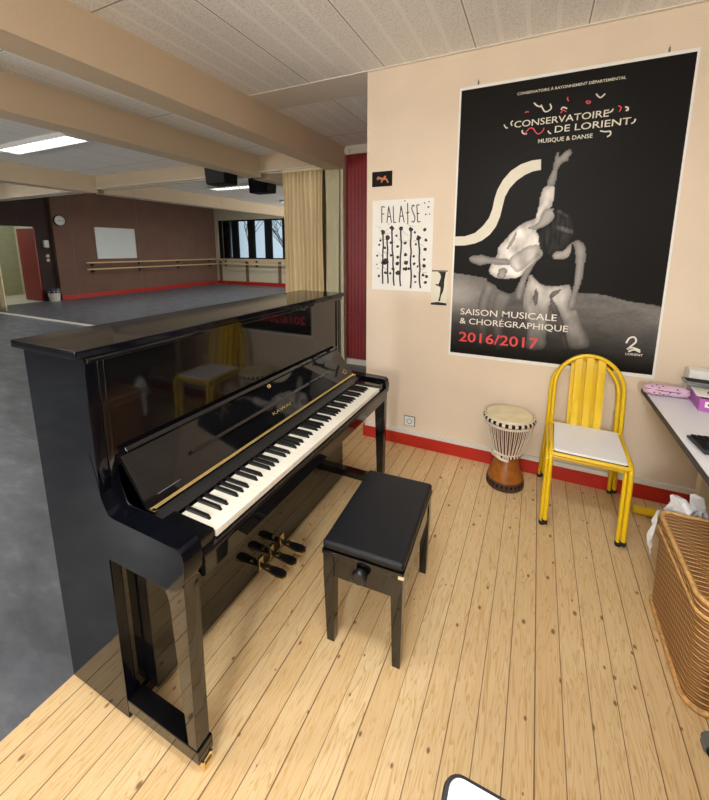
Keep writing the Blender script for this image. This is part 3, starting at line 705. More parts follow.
lg = MB().prism([fb(.47, .0005), fb(.53, .0005), fb(.53, .013), fb(.47, .018)], 'y', -1.80, -.86, K, bev=.002); pp('music_ledge', lg)
pp('shelf', MB().prism([(.04, .85), (.09, .878), (.078, .898), (.04, .905)], 'y', fa, fe, K))
def onfall(mb):      # letters written in xz plane -> on the fallboard: text x runs along +y
    for v in mb.bm.verts:
        s, h = v.co.x, v.co.z
        q = ca+dr_*h+nr*(.0008+max(0, -v.co.y)); v.co = Vector((q.x, s, q.z))
    return mb
tx = text_mb('KAWAI', -1.318, .052, M['brass_dull'], h=.014, w=.13, align='C'); pp('maker_lettering', onfall(tx))
g = MB(); ribbon(g, [(-.735, .05), (-.715, .055), (-.725, .04), (-.70, .038), (-.69, .05), (-.71, .065)], .003, 0, M['brass_dull']); pp('gold_emblem', onfall(g))
g = MB()
for k in range(18): g.box(-1.955+k*.0045, -1.955+k*.0045+.003, -.0004, 0, .035, .0385, M['grey_plastic'])
pp('serial_lettering', onfall(g))
g = MB(); g.lathe([(0, 0), (.011, 0), (.011, .003), (.006, .004), (.005, .002), (0, .002)], (0, 0, 0), M['brass'], n=20)
q = Vector((fb(1, .001)[0], -1.318, fb(1, .001)[1])) - dr_*.012
g.xf(Matrix.Translation(q) @ nr.to_track_quat('Z', 'Y').to_matrix().to_4x4()); pp('lock', g)
for yy in (fa+.006, fe-.006):
    g = MB(); g.box(.19, .222, yy-.006, yy+.006, .738, .752, M['brass'], bev=.002); pp('hinge', g)
# lower case, toe rail, legs, feet with castors, pedals
pp('lower_panel', MB().box(.02, .132, Y0+.075, Y1-.075, .055, .60, K, bev=.003))
pp('toe_rail', MB().box(.015, .085, Y0+.034, Y1-.034, .008, .053, K, bev=.003))
for ya, yb in ((Y0+.034, Y0+.073), (Y1-.073, Y1-.034)):
    pp('lower_stile', MB().box(.0, .082, ya, yb, .07, .60, K, bev=.003))
leg = [(.358, .08), (.396, .08), (.402, .58), (.404, .64), (.28, .62), (.315, .605), (.338, .58), (.345, .55)]
for ya in (Y0+.002, Y1-.002-.047):
    pp('leg', MB().prism(leg, 'y', ya, ya+.047, K, bev=.004))
    ft = pp('foot', MB().box(.089, .402, ya-.002, ya+.052, .034, .080, K, bev=.004))
    cs = MB(); yc = ya+.025
    cs.box(.382, .408, yc-.018, yc-.012, .010, .036, M['brass']); cs.box(.382, .408, yc+.012, yc+.018, .010, .036, M['brass'])
    cs.tube([(.397, yc-.012, .015), (.397, yc+.012, .015)], .015, M['brass'], n=18)
    o = cs.obj('castor', parent=ft, org=PO)
for y in (-1.464, -1.386, -1.308):
    g = MB(); g.prism([(.12, -.008), (.18, -.011), (.21, -.019), (.24, -.023), (.264, -.017), (.27, 0), (.264, .017), (.24, .023), (.21, .019), (.18, .011), (.12, .008)], 'z', .078, .088, M['ebony'], bev=.003)
    g.xf(Matrix.Translation((0, y, 0)))
    p_ = pp('pedal', g)
    g = MB(); g.prism([(.225, -.023), (.264, -.0185), (.2735, 0), (.264, .0185), (.225, .023)], 'z', .068, .0795, M['brass'], bev=.001); g.xf(Matrix.Translation((0, y, 0))); o = g.obj('brass_tip', parent=p_, org=PO)
    g = MB(); g.box(.131, .139, y-.014, y+.014, .06, .125, M['brass'], bev=.003); g.obj('pedal_plate', parent=p_, org=PO)
    g = MB(); g.box(.165, .185, y-.012, y+.012, .086, .096, M['brass'], bev=.003); g.obj('brass_collar', parent=p_, org=PO)

# ------------------------------------------------------------------ piano stool
bs = thing('piano_stool', 'black piano stool with padded leatherette seat in front of the keyboard', 'stool', (.673, -1.322, 0), math.radians(3.2))
w, l = .157, .250
cu = MB().box(-w+.001, w-.001, -l+.001, l-.001, .412, .446, M['leather'], bev=.014, seg=4)
for v in cu.bm.verts:
    if v.co.z > .43:
        v.co.z += .008*math.cos(v.co.x/w*PI/2)*math.cos(v.co.y/l*PI/2)
co = cu.obj('seat_cushion', parent=bs, angle=80)
g = MB().box(-w, w, -l, l, .392, .411, K, bev=.003)
g.obj('seat_frame', parent=bs)
for a in ((-w+.012, w-.012, -l+.008, -l+.026), (-w+.012, w-.012, l-.026, l-.008)): MB().box(*a, .30, .391, K, bev=.003).obj('apron', parent=bs)
for a in ((-w+.008, -w+.026, -l+.03, l-.03), (w-.026, w-.008, -l+.03, l-.03)): MB().box(*a, .30, .391, K, bev=.003).obj('apron', parent=bs)
for sx in (-1, 1):
    for sy in (-1, 1):
        lg = MB(); x1 = sx*(w-.004); x0 = sx*(w-.046); y1 = sy*(l-.004); y0 = sy*(l-.046); xi = sx*(w-.040); yi = sy*(l-.046); yo = sy*(l-.014); xo = sx*(w-.010)
        top = [(x0, y0), (x1, y0), (x1, y1), (x0, y1)]; bot = [(xi, yi), (xo, yi), (xo, yo), (xi, yo)]
        vt = [lg.bm.verts.new((p[0], p[1], .388)) for p in top]; vm = [lg.bm.verts.new((p[0], p[1], .30)) for p in top]; vb = [lg.bm.verts.new((p[0], p[1], 0)) for p in bot]
        fs = [lg.bm.faces.new(vt), lg.bm.faces.new(vb)]
        for k in range(4):
            for A_, B_ in ((vt, vm), (vm, vb)): fs.append(lg.bm.faces.new((A_[k], A_[(k+1) % 4], B_[(k+1) % 4], B_[k])))
        lg._tagf(fs, K); lg.obj('leg', parent=bs, angle=30)
for sy in (-1, 1):
    kb = MB(); kb.lathe([(0, 0), (.010, 0), (.010, .012), (.026, .014), (.028, .02), (.028, .03), (.022, .038), (0, .039)], (0, 0, 0), M['black_satin'], n=28)
    kb.xf(Matrix.Translation((0, sy*(l-.009), .362)) @ Matrix.Rotation(PI/2 if sy < 0 else -PI/2, 4, 'X')); kb.obj('height_knob', parent=bs)
ch = MB(); ch.box(w-.022, w+.0008, -l-.0008, -l+.012, .386, .404, M['chip'], bev=.004); tag(ch.obj('chipped_corner', parent=bs), 'chipped pale corner of the stool frame')

# ------------------------------------------------------------------ djembe
dj = thing('djembe_drum', 'rope-tuned goblet drum with pale skin standing by the poster wall', 'drum', (1.087, -.205, 0), .4)
bow = MB(); bow.lathe([(0, .0), (.108, .0), (.113, .012), (.112, .05), (.098, .10), (.080, .15), (.066, .185), (.060, .205)], (0, 0, 0), M['djwood'], n=48)
bow.lathe([(.060, .205), (.064, .215), (.090, .25), (.112, .32), (.126, .40), (.133, .475), (.128, .478), (0, .478)], (0, 0, 0), M['rope_brown'], n=48)
bow.obj('drum_body', parent=dj)
g = MB(); g.lathe([(.1135, .006), (.1155, .012), (.1145, .044), (.110, .058), (.109, .056)], (0, 0, 0), M['djdark'], n=48); g.obj('base_band', parent=dj)
g = MB()
for k in range(26):
    a = 2*PI*k/26
    g.prism([(-.008, .046), (.008, .046), (0, .022)], 'y', -.1165, -.112, M['matte_black']) if False else None
    m4 = Matrix.Rotation(a, 4, 'Z')
    vs = [g.bm.verts.new(m4 @ Vector(p)) for p in ((-.009, -.1152, .046), (.009, -.1152, .046), (0, -.1162, .020))]
    f = g.bm.faces.new(vs); g._tagf([f], M['matte_black'])
g.obj('carved_teeth', parent=dj, smooth=False)
g = MB(); g.lathe([(0, .487), (.11, .486), (.134, .484), (.139, .476), (.137, .45), (.133, .446)], (0, 0, 0), M['skin_drum'], n=56); g.obj('drum_skin', parent=dj)
g = MB(); g.box(-.128, .128, -.004, .004, .4862, .4878, M['rope']); g.obj('skin_stripe', parent=dj)
g = MB(); nn = 52
def ringpts(r, z): return [(r*math.cos(2*PI*k/nn), r*math.sin(2*PI*k/nn), z) for k in range(nn)]
def twotone(mb, r, z, tr, ma, mbk, per):
    for k in range(nn):
        p = [Vector((r*math.cos(2*PI*(k+t)/nn), r*math.sin(2*PI*(k+t)/nn), z)) for t in (0, .5, 1)]
        mb.tube(p, tr, ma if (k % per) < per/2 else mbk, n=8, caps=False)
twotone(g, .143, .461, .0145, M['rope'], M['matte_black'], 2); g.obj('rope_ring', parent=dj)
g = MB(); g.tube(ringpts(.142, .436), .008, M['rope'], n=8, closed=True); g.tube(ringpts(.146, .477), .004, M['rope'], n=8, closed=True); g.obj('rope_ring', parent=dj)
g = MB(); twotone(g, .083, .226, .010, M['rope'], M['matte_black'], 2); g.tube(ringpts(.086, .238), .005, M['rope'], n=8, closed=True); g.obj('rope_ring', parent=dj)
g = MB(); n_r = 34
for k in range(n_r):
    for s in (0, .5):
        a0 = 2*PI*(k+s)/n_r; a1 = 2*PI*(k+.5-s*0)/n_r
        a1 = a0 + (.12 if s == 0 else -.02)*2*PI/n_r*2
        pts = []
        for t, r in ((0, .1445), (.33, .134), (.66, .114), (1, .0905)):
            a = a0+(a1-a0)*t; pts.append((r*math.cos(a), r*math.sin(a), .442+(.236-.442)*t))
        g.tube(pts, .0025, M['rope'] if k % 1 == 0 else M['rope_brown'], n=6, caps=False)
g.obj('rope_lacing', parent=dj)
g = MB()
rnd = random.Random(5)
pts = []
for k in range(70):
    t = k/69; a = -PI/2-.75+.5*math.sin(t*19); r = .099+.012*math.sin(t*31)+.004
    pts.append((r*math.cos(a), r*math.sin(a), .232+.018*math.sin(t*23+1)))
g.tube(pts, .005, M['rope'], n=6); g.obj('rope_knot', parent=dj)

# ------------------------------------------------------------------ two nested yellow chairs
def make_chair(label):
    t = thing('tubular_chair', label, 'chair', (0, 0, 0), 0, 'nested yellow chairs')
    Yt = M['yellow']; r = .0125
    def smooth(P, n=8):
        P = [Vector(p) for p in P]; Q = []
        for i in range(len(P)-1):
            p0, p1, p2, p3 = P[max(0, i-1)], P[i], P[i+1], P[min(len(P)-1, i+2)]
            for k in range(n):
                u = k/n; Q.append(.5*((2*p1)+(p2-p0)*u+(2*p0-5*p1+4*p2-p3)*u*u+(3*p1-p0-3*p2+p3)*u**3))
        return Q+[P[-1]]
    arch = [(-.208, .240, .012), (-.190, .165, .44), (-.187, .185, .68)]
    R_ = .187
    for k in range(1, 12):
        a = PI-PI*k/12; arch.append((R_*math.cos(a), .185+.03*math.sin(a), .690+R_*1.12*math.sin(a)))
    arch += [(.187, .185, .68), (.190, .165, .44), (.208, .240, .012)]
    MB().tube(smooth(arch, 5), r, Yt, n=14).obj('back_frame', parent=t, angle=60)
    for s in (-1, 1):
        leg = smooth([(s*.188, .158, .432), (s*.187, .0, .438), (s*.186, -.17, .443)], 4)[:-1] + [Vector(p) for p in ((s*.186, -.17, .443), (s*.186, -.20, .440), (s*.186, -.222, .428), (s*.186, -.234, .405), (s*.186, -.238, .37), (s*.187, -.245, .012))]
        MB().tube(leg, r, Yt, n=14).obj('leg_frame', parent=t, angle=60)
    g = MB(); g.tube([(-.186, -.225, .428), (.186, -.225, .428)], r*.95, Yt, n=12); g.obj('front_rail', parent=t)
    g = MB(); g.tube([(-.188, .158, .438), (.188, .158, .438)], r*.9, Yt, n=12); g.obj('rear_rail', parent=t)
    seat = [(-.174, -.205), (-.16, -.213), (.16, -.213), (.174, -.205), (.172, .152), (-.172, .152)]
    MB().prism(seat, 'z', .438, .452, M['seat_white'], bev=.003).obj('seat', parent=t)
    MB().box(-.176, .176, -.214, .153, .428, .4375, M['matte_black']).obj('seat_underside', parent=t)
    for x in (-.062, 0, .062):
        zt = .690+R_*1.12*math.sqrt(1-(x/R_)**2)-.008
        yt = .185+.03*math.sqrt(1-(x/R_)**2)
        g = MB(); w_ = .0205
        ring = [(.152, .437), (.168, .55), (.183, .645), (yt, zt)]
        pr_ = [(y-.004, z) for y, z in ring]+[(y+.004, z) for y, z in reversed(ring)]
        g.prism(pr_, 'x', x-w_, x+w_, Yt, bev=.002); g.obj('back_slat', parent=t)
    for p in ((-.2085, .241), (.2085, .241), (-.187, -.245), (.187, -.245)):
        g = MB(); g.lathe([(0, 0), (.0145, 0), (.0155, .004), (.0155, .022), (.0125, .024)], (p[0], p[1], 0), M['rubber'], n=16); g.obj('foot_cap', parent=t)
    for ch in t.children: ch.data.transform(Matrix.Diagonal((.955, 1, .945, 1)))
    return t
c1 = make_chair('lower yellow tubular chair nested beneath the other, mostly hidden, close to the wall')
c1.location = (1.487, -.268, 0); c1.rotation_euler.z = -.02
c2 = dup(c1); c2['label'] = 'upper yellow tubular chair with white seat and three back slats, on top of another'
c2.location = (1.503, -.300, .030); c2.rotation_euler.z = -.03
# ------------------------------------------------------------------ posters and cards on the wall
W_, H_ = 1.2, 1.754
PX, PZ = .645, .762
po = thing('concert_poster', 'very large black concert season poster with two dancers on the wall', 'poster', (PX, 0, PZ))
MB().box(0, W_, -.002, 0, 0, H_, M['paper']).obj('paper_sheet', parent=po)
from mathutils import noise as mnoise
mx0, mx1, mz0, mz1 = .012, W_-.012, .022, H_-.018
def hzn(x): return .585-.125*x-(.018*max(0, x-1.0)*5)+.006*math.sin(x*23)*min(1, x)
def bgcol(x, z):
    hz = hzn(x)
    if z > hz:
        return .0075+.004*max(0, mnoise.noise((x*2, z*2, 3)))
    t = (hz-z)/hz
    v = .155*(1-t)**.9+.01
    v *= 1+.25*mnoise.noise((x*9, z*26, 1))+.18*mnoise.noise((x*40, z*90, 2))
    v += .26*math.exp(-((x-.03)/.16)**2-((z-.43)/.10)**2)
    if x > .35: v *= .7+.4*x
    return max(.006, v*max(.05, min(1, (z+.03)/.36)))
tone = dict(leg=.26, pants=.52, fold=.17, shorts=.009, skin=.33, skin2=.42, top=.008, shirt=.82, shirt2=.6, shfold=.34, hair=.022, hairl=.12)
def inside(p, x, z):
    c = False; j = len(p)-1
    for i in range(len(p)):
        if (p[i][1] > z) != (p[j][1] > z) and x < (p[j][0]-p[i][0])*(z-p[i][1])/(p[j][1]-p[i][1])+p[i][0]: c = not c
        j = i
    return c
def edged(p, x, z):
    m_ = 9.
    for i in range(len(p)):
        ax, az = p[i-1]; bx_, bz_ = p[i]; dx, dz = bx_-ax, bz_-az
        t = max(0, min(1, ((x-ax)*dx+(z-az)*dz)/(dx*dx+dz*dz+1e-12)))
        m_ = min(m_, (x-ax-t*dx)**2+(z-az-t*dz)**2)
    return math.sqrt(m_)
def dense(p):      # round the outline a little
    for _ in range(2):
        q = []
        for i in range(len(p)):
            a_, b_ = p[i], p[(i+1) % len(p)]
            q += [(a_[0]*.78+b_[0]*.22, a_[1]*.78+b_[1]*.22), (a_[0]*.22+b_[0]*.78, a_[1]*.22+b_[1]*.78)]
        p = q
    return p
POLYS = [(k_, dense(p_)) for k_, p_ in ART]
BB = [(min(q[0] for q in p_), max(q[0] for q in p_), min(q[1] for q in p_), max(q[1] for q in p_)) for _, p_ in POLYS]
def artcol(x, z):
    hit = None
    for k_ in range(len(POLYS)-1, -1, -1):
        b_ = BB[k_]
        if b_[0] <= x <= b_[1] and b_[2] <= z <= b_[3] and inside(POLYS[k_][1], x, z): hit = k_; break
    if hit is None: return bgcol(x, z)
    kind, p_ = POLYS[hit]; v = tone[kind]; d = edged(p_, x, z)
    rw = dict(skin=.022, leg=.03, skin2=.02, pants=.03, shirt=.03, shirt2=.03, hair=.02).get(kind, .012)
    v *= .55+.45*min(1, d/rw)
    if kind in ('shirt', 'shirt2', 'pants', 'fold', 'shfold'):
        v *= 1+.6*mnoise.noise((x*17+z*5, z*9-x*4, hit*.7))+.2*mnoise.noise((x*40, z*22, hit))
    elif kind in ('hair', 'hairl'):
        v *= 1+1.2*mnoise.noise((x*60, z*14, 4.))
    else: v *= 1+.15*mnoise.noise((x*20, z*20, hit))
    if kind in ('pants', 'leg', 'fold'): v *= max(.07, min(1, (z-.03)/.46))
    return max(.004, v)
bgm = MB(); GX, GZ = 200, 288
vs = [[bgm.bm.verts.new((mx0+(mx1-mx0)*i/GX, -.0026, mz0+(mz1-mz0)*j/GZ)) for j in range(GZ+1)] for i in range(GX+1)]
for i in range(GX):
    for j in range(GZ):
        bgm.bm.faces.new((vs[i][j], vs[i+1][j], vs[i+1][j+1], vs[i][j+1]))
bgm._mi(M['art'])
o = bgm.obj('printed_photograph', parent=po)
at = o.data.color_attributes.new('Col', 'FLOAT_COLOR', 'POINT')
for v in o.data.vertices:
    c = artcol(v.co.x, v.co.z); at.data[v.index].color = (c*1.05, c, c*.95, 1)
s = MB(); s.poly([(max(x, mx0), -.0050, z) for x, z in S_RIBBON], M['ink_cream']); bmesh.ops.triangulate(s.bm, faces=s.bm.faces); s.obj('printed_curve', parent=po)
for txt, x0, z, h, w, m, bold in (('CONSERVATOIRE À RAYONNEMENT DÉPARTEMENTAL', .345, 1.658, .015, .548, M['ink_cream'], .012),
        ('CONSERVATOIRE', .340, 1.476, .038, .490, M['ink_cream'], .006), ('DE LORIENT', .565, 1.422, .038, .372, M['ink_cream'], .006),
        ('MUSIQUE & DANSE', .480, 1.372, .024, .282, M['ink_cream'], .012), ('SAISON MUSICALE', .072, .300, .044, .595, M['ink'], .004),
        ('& CHORÉGRAPHIQUE', .070, .236, .042, .665, M['ink'], .004), ('2016/2017', .070, .110, .070, .505, M['ink_red'], .010)):
    text_mb(txt, x0, z, m, h=h, w=w, y=-.0052, bold=bold).obj('printed_lettering', parent=po, smooth=False)
for key_, wd_, mt_ in (('w', .0072, 'ink_cream'), ('r', .0056, 'ink_red')):
    for a in ARCS[key_]:
        g = MB(); ribbon(g, a, wd_, -.0052, M[mt_]); o = g.obj('printed_squiggle', parent=po, smooth=False)
        if key_ == 'r': tag(o, 'red squiggle near the title')
g = MB()
for a in LOGO: ribbon(g, a, .0095, -.0052, M['ink'])
g.obj('printed_emblem', parent=po, smooth=False)
text_mb('LORIENT', 1.046, .128, M['ink'], h=.014, w=.085, y=-.0052, bold=.01).obj('printed_lettering', parent=po, smooth=False)
for x in (.114, 1.07):
    MB().lathe([(0, 0), (.005, 0), (.004, .02), (.0015, .022), (0, .035)], (x, -.004, H_+.003), M['grey_plastic'], n=8).obj('hanging_nail', parent=po)

fp = thing('ink_poster', 'white poster with a black ink drawing of tall stems and hand lettering', 'poster', (.046, 0, 1.205))
FW, FH = .457, .648
MB().box(0, FW, -.0015, 0, 0, FH, M['paper']).obj('paper_sheet', parent=fp)
def fz(px, py):   # drawing position measured as fractions of the sheet
    v = (py-57)/(560); xl = 205-15*v; xr = 584-54*v
    return ((px-xl)/(xr-xl)*FW, FH*(1-v))
lt = MB(); Yk = -.002
glyph = {'F': [[(0, 0), (.05, 1)], [(.05, 1), (.75, .96)], [(.02, .55), (.6, .55)]], 'A': [[(0, 0), (.45, 1)], [(.45, 1), (.9, 0)], [(.2, .38), (.72, .38)]],
         'L': [[(.1, 1), (.08, 0)], [(.08, 0), (.7, .02)]], 'I': [[(.5, 1.15), (.42, .5), (.35, -.1)], [(.1, .55), (.8, .6)]],
         'S': [[(.8, .92), (.4, 1.0), (.15, .78), (.45, .52), (.75, .25), (.45, 0), (.05, .06)]], 'E': [[(.1, 0), (.12, 1)], [(.12, 1), (.8, 1)], [(.12, .5), (.65, .5)], [(.1, 0), (.8, .02)]]}
for ch_, xa, xb in (('F', 262, 290), ('A', 294, 326), ('L', 334, 360), ('A', 370, 404), ('I', 412, 440), ('S', 446, 472), ('E', 478, 502)):
    for st in glyph[ch_]:
        P = [fz(xa+(xb-xa)*p[0], 195-100*p[1]) for p in st]
        ribbon(lt, P, .0072, Yk, M['ink_black'])
lt.obj('hand_lettering', parent=fp, smooth=False)
dw = MB(); rnd = random.Random(11)
def blob(px, py, r):
    x, z = fz(px, py); r = r/560*FH
    n = 11; P = []
    for k in range(n):
        a = 2*PI*k/n; q = r*rnd.uniform(.7, 1.25); P.append((x+q*math.cos(a), -.0021, z+q*math.sin(a)))
    dw.poly(P, M['ink_black'])
for (xa, ya, xb, yb) in ((268, 250, 256, 580), (295, 285, 289, 576), (325, 228, 322, 588), (380, 232, 360, 590), (437, 238, 421, 600), (482, 290, 472, 596)):
    n = 9; P = []
    for k in range(n):
        t = k/(n-1); P.append(fz(xa+(xb-xa)*t+rnd.uniform(-3, 3), ya+(yb-ya)*t))
    ribbon(dw, P, .0118, Yk, M['ink_black']); blob(xa, ya, 15)
for px, py, r in ((228, 400, 8), (242, 332, 8), (252, 303, 8), (235, 530, 9), (278, 350, 8), (278, 438, 20), (262, 445, 12), (275, 508, 10), (316, 318, 9), (312, 396, 8), (322, 480, 11), (305, 510, 9), (350, 274, 8), (354, 341, 10), (353, 408, 10), (350, 447, 12),
                  (350, 505, 14), (401, 320, 10), (399, 390, 11), (400, 440, 14), (398, 480, 12), (415, 478, 9), (385, 480, 8), (461, 257, 8), (463, 328, 8), (448, 400, 8), (447, 447, 9), (447, 525, 10), (448, 560, 7), (466, 462, 7), (519, 242, 11), (521, 303, 10), (514, 358, 10),
                  (506, 420, 8), (503, 457, 12), (494, 515, 9), (512, 521, 11), (503, 560, 10), (548, 110, 6), (527, 85, 5), (530, 152, 5), (553, 80, 4), (552, 150, 4), (410, 68, 4), (224, 455, 5), (230, 480, 4)):
    blob(px, py, r)
for _ in range(26):
    x0, y0 = rnd.uniform(215, 300), rnd.uniform(180, 520); a = rnd.uniform(-.6, 1.2); L = rnd.uniform(15, 60)
    if rnd.random() < .5: x0 += rnd.uniform(120, 220)
    P = [fz(x0, y0), fz(x0+L*.5*math.cos(a), y0+L*.5*math.sin(a)+4), fz(x0+L*math.cos(a), y0+L*math.sin(a))]
    ribbon(dw, P, .0016, Yk, M['ink_black'])
dw.obj('ink_drawing', parent=fp, smooth=False)

cd = thing('dark_postcard', 'small black postcard with an orange figure, above the ink drawing poster', 'card', (.041, 0, 1.949))
MB().box(0, .155, -.0015, 0, 0, .104, M['matte_black']).obj('card', parent=cd)
g = MB()
for P in ([(.035, .055), (.045, .072), (.06, .066), (.075, .060), (.095, .060), (.112, .055), (.125, .035), (.128, .022), (.118, .024), (.112, .040), (.098, .046), (.085, .040), (.075, .026), (.068, .028), (.074, .046), (.055, .052), (.042, .046)],
          [(.085, .060), (.098, .074), (.110, .070), (.104, .058)]):
    g.poly([(x, -.002, z) for x, z in P], M['orange'])
bmesh.ops.triangulate(g.bm, faces=g.bm.faces); g.obj('printed_figure', parent=cd, smooth=False)
ph = thing('photo_card', 'narrow black and white photo card between the ink drawing and the large poster', 'card', (.505, 0, 1.115))
MB().box(0, .112, -.0015, 0, 0, .245, M['ink_cream']).obj('card', parent=ph)
g = MB(); 
for P in ([(0, .236), (.112, .238), (.112, .245), (0, .245)], [(0, 0), (.112, 0), (.112, .016), (.05, .022), (0, .014)]): g.poly([(x, -.002, z) for x, z in P], M['ink_black'])
g.poly([(x, -.0021, z) for x, z in [(.045, .236), (.10, .236), (.085, .215), (.088, .18), (.090, .165), (.082, .15), (.090, .135), (.085, .10), (.072, .07), (.066, .03), (.052, .028), (.060, .06), (.064, .10), (.066, .125), (.05, .135), (.03, .14), (.028, .148), (.05, .148), (.058, .17), (.066, .20), (.06, .22)]], M['ink_black'])
bmesh.ops.triangulate(g.bm, faces=g.bm.faces); g.obj('printed_figure', parent=ph, smooth=False)
ot = thing('wall_socket', 'white electric wall socket low on the wall beside the piano', 'socket', (.371, 0, .200))
MB().box(-.038, .038, -.012, 0, -.035, .035, M['paper'], bev=.003).obj('plate', parent=ot); MB().box(-.044, .044, -.006, 0, -.041, .041, M['grey_plastic'], bev=.002).obj('backing_frame', parent=ot)
g = MB(); g.lathe([(.021, 0), (.021, .004), (.018, .004), (.017, .0005), (0, .0005)], (0, 0, 0), M['desk_edge'], n=28); g.xf(Matrix.Translation((0, -.010, 0)) @ RX); g.obj('socket_well', parent=ot)
for x in (-.009, .009):
    g = MB(); disc(g, .0035, 0, .003, M['matte_black'], 10); g.xf(Matrix.Translation((x, -.0065, -.002)) @ RX); g.obj('pin_hole', parent=ot)

# ------------------------------------------------------------------ desk and the things on it
dk = thing('computer_desk', 'white-topped desk with dark edging along the right side', 'desk', (1.755, -.155, 0))
DZ = .745
MB().box(0.006, .78, -2.0, -.006, DZ-.022, DZ, M['desk_white']).obj('desktop', parent=dk)
g = MB(); g.box(0, .006, -2.0, 0, DZ-.023, DZ+.001, M['desk_edge'], bev=.002); g.box(.006, .78, -.006, 0, DZ-.023, DZ+.001, M['desk_edge'], bev=.002); g.box(.006, .78, -2.006, -2.0, DZ-.023, DZ+.001, M['desk_edge']); g.obj('edge_band', parent=dk)
for y in (-.03, -1.9):
    g = MB(); g.box(.30, .36, y-.03, y+.03, .045, DZ-.028, M['cream'], bev=.004); g.obj('leg', parent=dk)
    g = MB(); g.tube([(.03, y+.0, .026), (.70, y+.0, .026)], .024, M['yellow'], n=14); tag(g.obj('foot_rail', parent=dk), 'yellow tubular foot rail on the floor')
g = MB(); g.box(.31, .35, -1.87, -.06, .45, .70, M['grey_plastic']); g.obj('modesty_panel', parent=dk)
# pencil case
pc = thing('pencil_case', 'pink fabric pencil case with dark dots at the far corner of the desk', 'pencil case', (1.842, -.243, DZ+.001), math.radians(3))
def pcf(u, v):
    a = 2*PI*v; x = -.105+.21*u; e = (1-(2*u-1)**6)**.5*.85+.15
    return (x, .036*math.cos(a)*e, .029+.029*math.sin(a)*e*(1 if math.sin(a) > 0 else 1))
g = MB().grid(pcf, 22, 20, M['pink']); g.obj('body', parent=pc, angle=180)
g = MB(); g.tube([(-.103, -.026, .040), (-.04, -.034, .036), (.04, -.035, .034), (.103, -.024, .040)], .0025, M['grey_plastic'], n=6); g.obj('zip', parent=pc)
g = MB(); rnd = random.Random(3)
for k in range(26):
    u = rnd.uniform(.08, .92); v = rnd.choice([rnd.uniform(.52, .72), rnd.uniform(.12, .5), rnd.uniform(.55, .70)])
    p = Vector(pcf(u, v)); q1 = Vector(pcf(u+.01, v)); q2 = Vector(pcf(u, v+.01))
    n_ = (q1-p).cross(q2-p).normalized(); c_ = Vector((p.x, 0, .029))
    if n_.dot(p-c_) < 0: n_ = -n_
    t1 = n_.orthogonal().normalized(); t2 = n_.cross(t1)
    g.poly([tuple(p+n_*.0015+(t1*math.cos(a*PI/4)+t2*math.sin(a*PI/4))*.0045) for a in range(8)], M['pink_dot'])
g.obj('dots', parent=pc, smooth=False)
# purple box file with papers and a tablet on top
bx = thing('purple_box', 'purple card box with white label strip beside the pencil case', 'box', (2.072, -.33, DZ+.001), math.radians(-5))
g = MB(); a, b, h, t_ = .135, .09, .062, .003
g.box(-a, a, -b, b, 0, t_, M['purple']); g.box(-a, a, -b, -b+t_, t_, h, M['purple']); g.box(-a, a, b-t_, b, t_, h, M['purple']); g.box(-a, -a+t_, -b+t_, b-t_, t_, h, M['purple']); g.box(a-t_, a, -b+t_, b-t_, t_, h, M['purple'])
g.obj('tray', parent=bx)
g = MB(); g.box(-a+.02, a-.005, -b-.0012, -b, .022, .050, M['paper']); g.obj('label_strip', parent=bx)
g = MB()
for k in range(9): g.box(-a+.03+k*.02, -a+.03+k*.02+.009+.004*(k % 2), -b-.0018, -b-.0012, .029+.003*(k % 3), .041, M['grey_plastic'])
g.obj('label_marks', parent=bx)
pa = MB().box(-.12, .12, -.075, .07, 0, .006, M['paper'], mtx=Matrix.Translation((2.05, -.325, DZ+.066)) @ Matrix.Rotation(-.12, 4, 'Z')).obj('paper_stack', org=(2.05, -.325, DZ+.066))
tag(pa, 'loose white papers lying on the purple box', 'papers')
pe = MB().tube([(1.975, -.345, DZ+.078), (2.03, -.435, DZ+.081)], .004, M['red'], n=8).obj('pen', org=(2.0, -.39, DZ+.078)); tag(pe, 'red and white pen lying on the papers', 'pen')
tb = thing('tablet', 'dark grey tablet lying tilted across the purple box and papers', 'tablet', (2.04, -.245, DZ+.082), math.radians(-10))
MB().box(-.13, .16, -.05, .075, .004, .016, M['grey_plastic'], bev=.004, mtx=Matrix.Rotation(-.10, 4, 'X')).obj('case', parent=tb)
MB().box(-.12, .15, -.042, .067, .0162, .0168, M['matte_black'], mtx=Matrix.Rotation(-.10, 4, 'X')).obj('screen', parent=tb)
wbx = MB().box(-.10, .13, -.04, .04, 0, .13, M['paper'], bev=.004, mtx=Matrix.Translation((2.06, -.115, DZ+.001)) @ Matrix.Rotation(-.1, 4, 'Z')).obj('white_carton', org=(2.06, -.115, DZ+.001))
tag(wbx, 'white carton behind the tablet at the back of the desk', 'box')
# keyboard
kb = thing('computer_keyboard', 'black computer keyboard near the desk edge', 'keyboard', (1.787, -.80, DZ+.001), math.radians(6))
MB().prism([(0, 0), (.42, 0), (.42, -.14), (0, -.14)], 'z', .004, .016, M['key_black'], bev=.003).xf(Matrix.Translation((0, .03, 0))).obj('case', parent=kb)
g = MB()
kc = None
for r_ in range(5):
    for c_ in range(20):
        o = None
        if kc is None:
            kc = MB().box(-.0085, .0085, -.0085, .0085, 0, .007, M['matte_black'], bev=.002).obj('keycap', parent=kb); o = kc
        else:
            o = kc.copy(); COL.objects.link(o)
        o.location = (.018+c_*.0202, .016-r_*.0235, .0165)

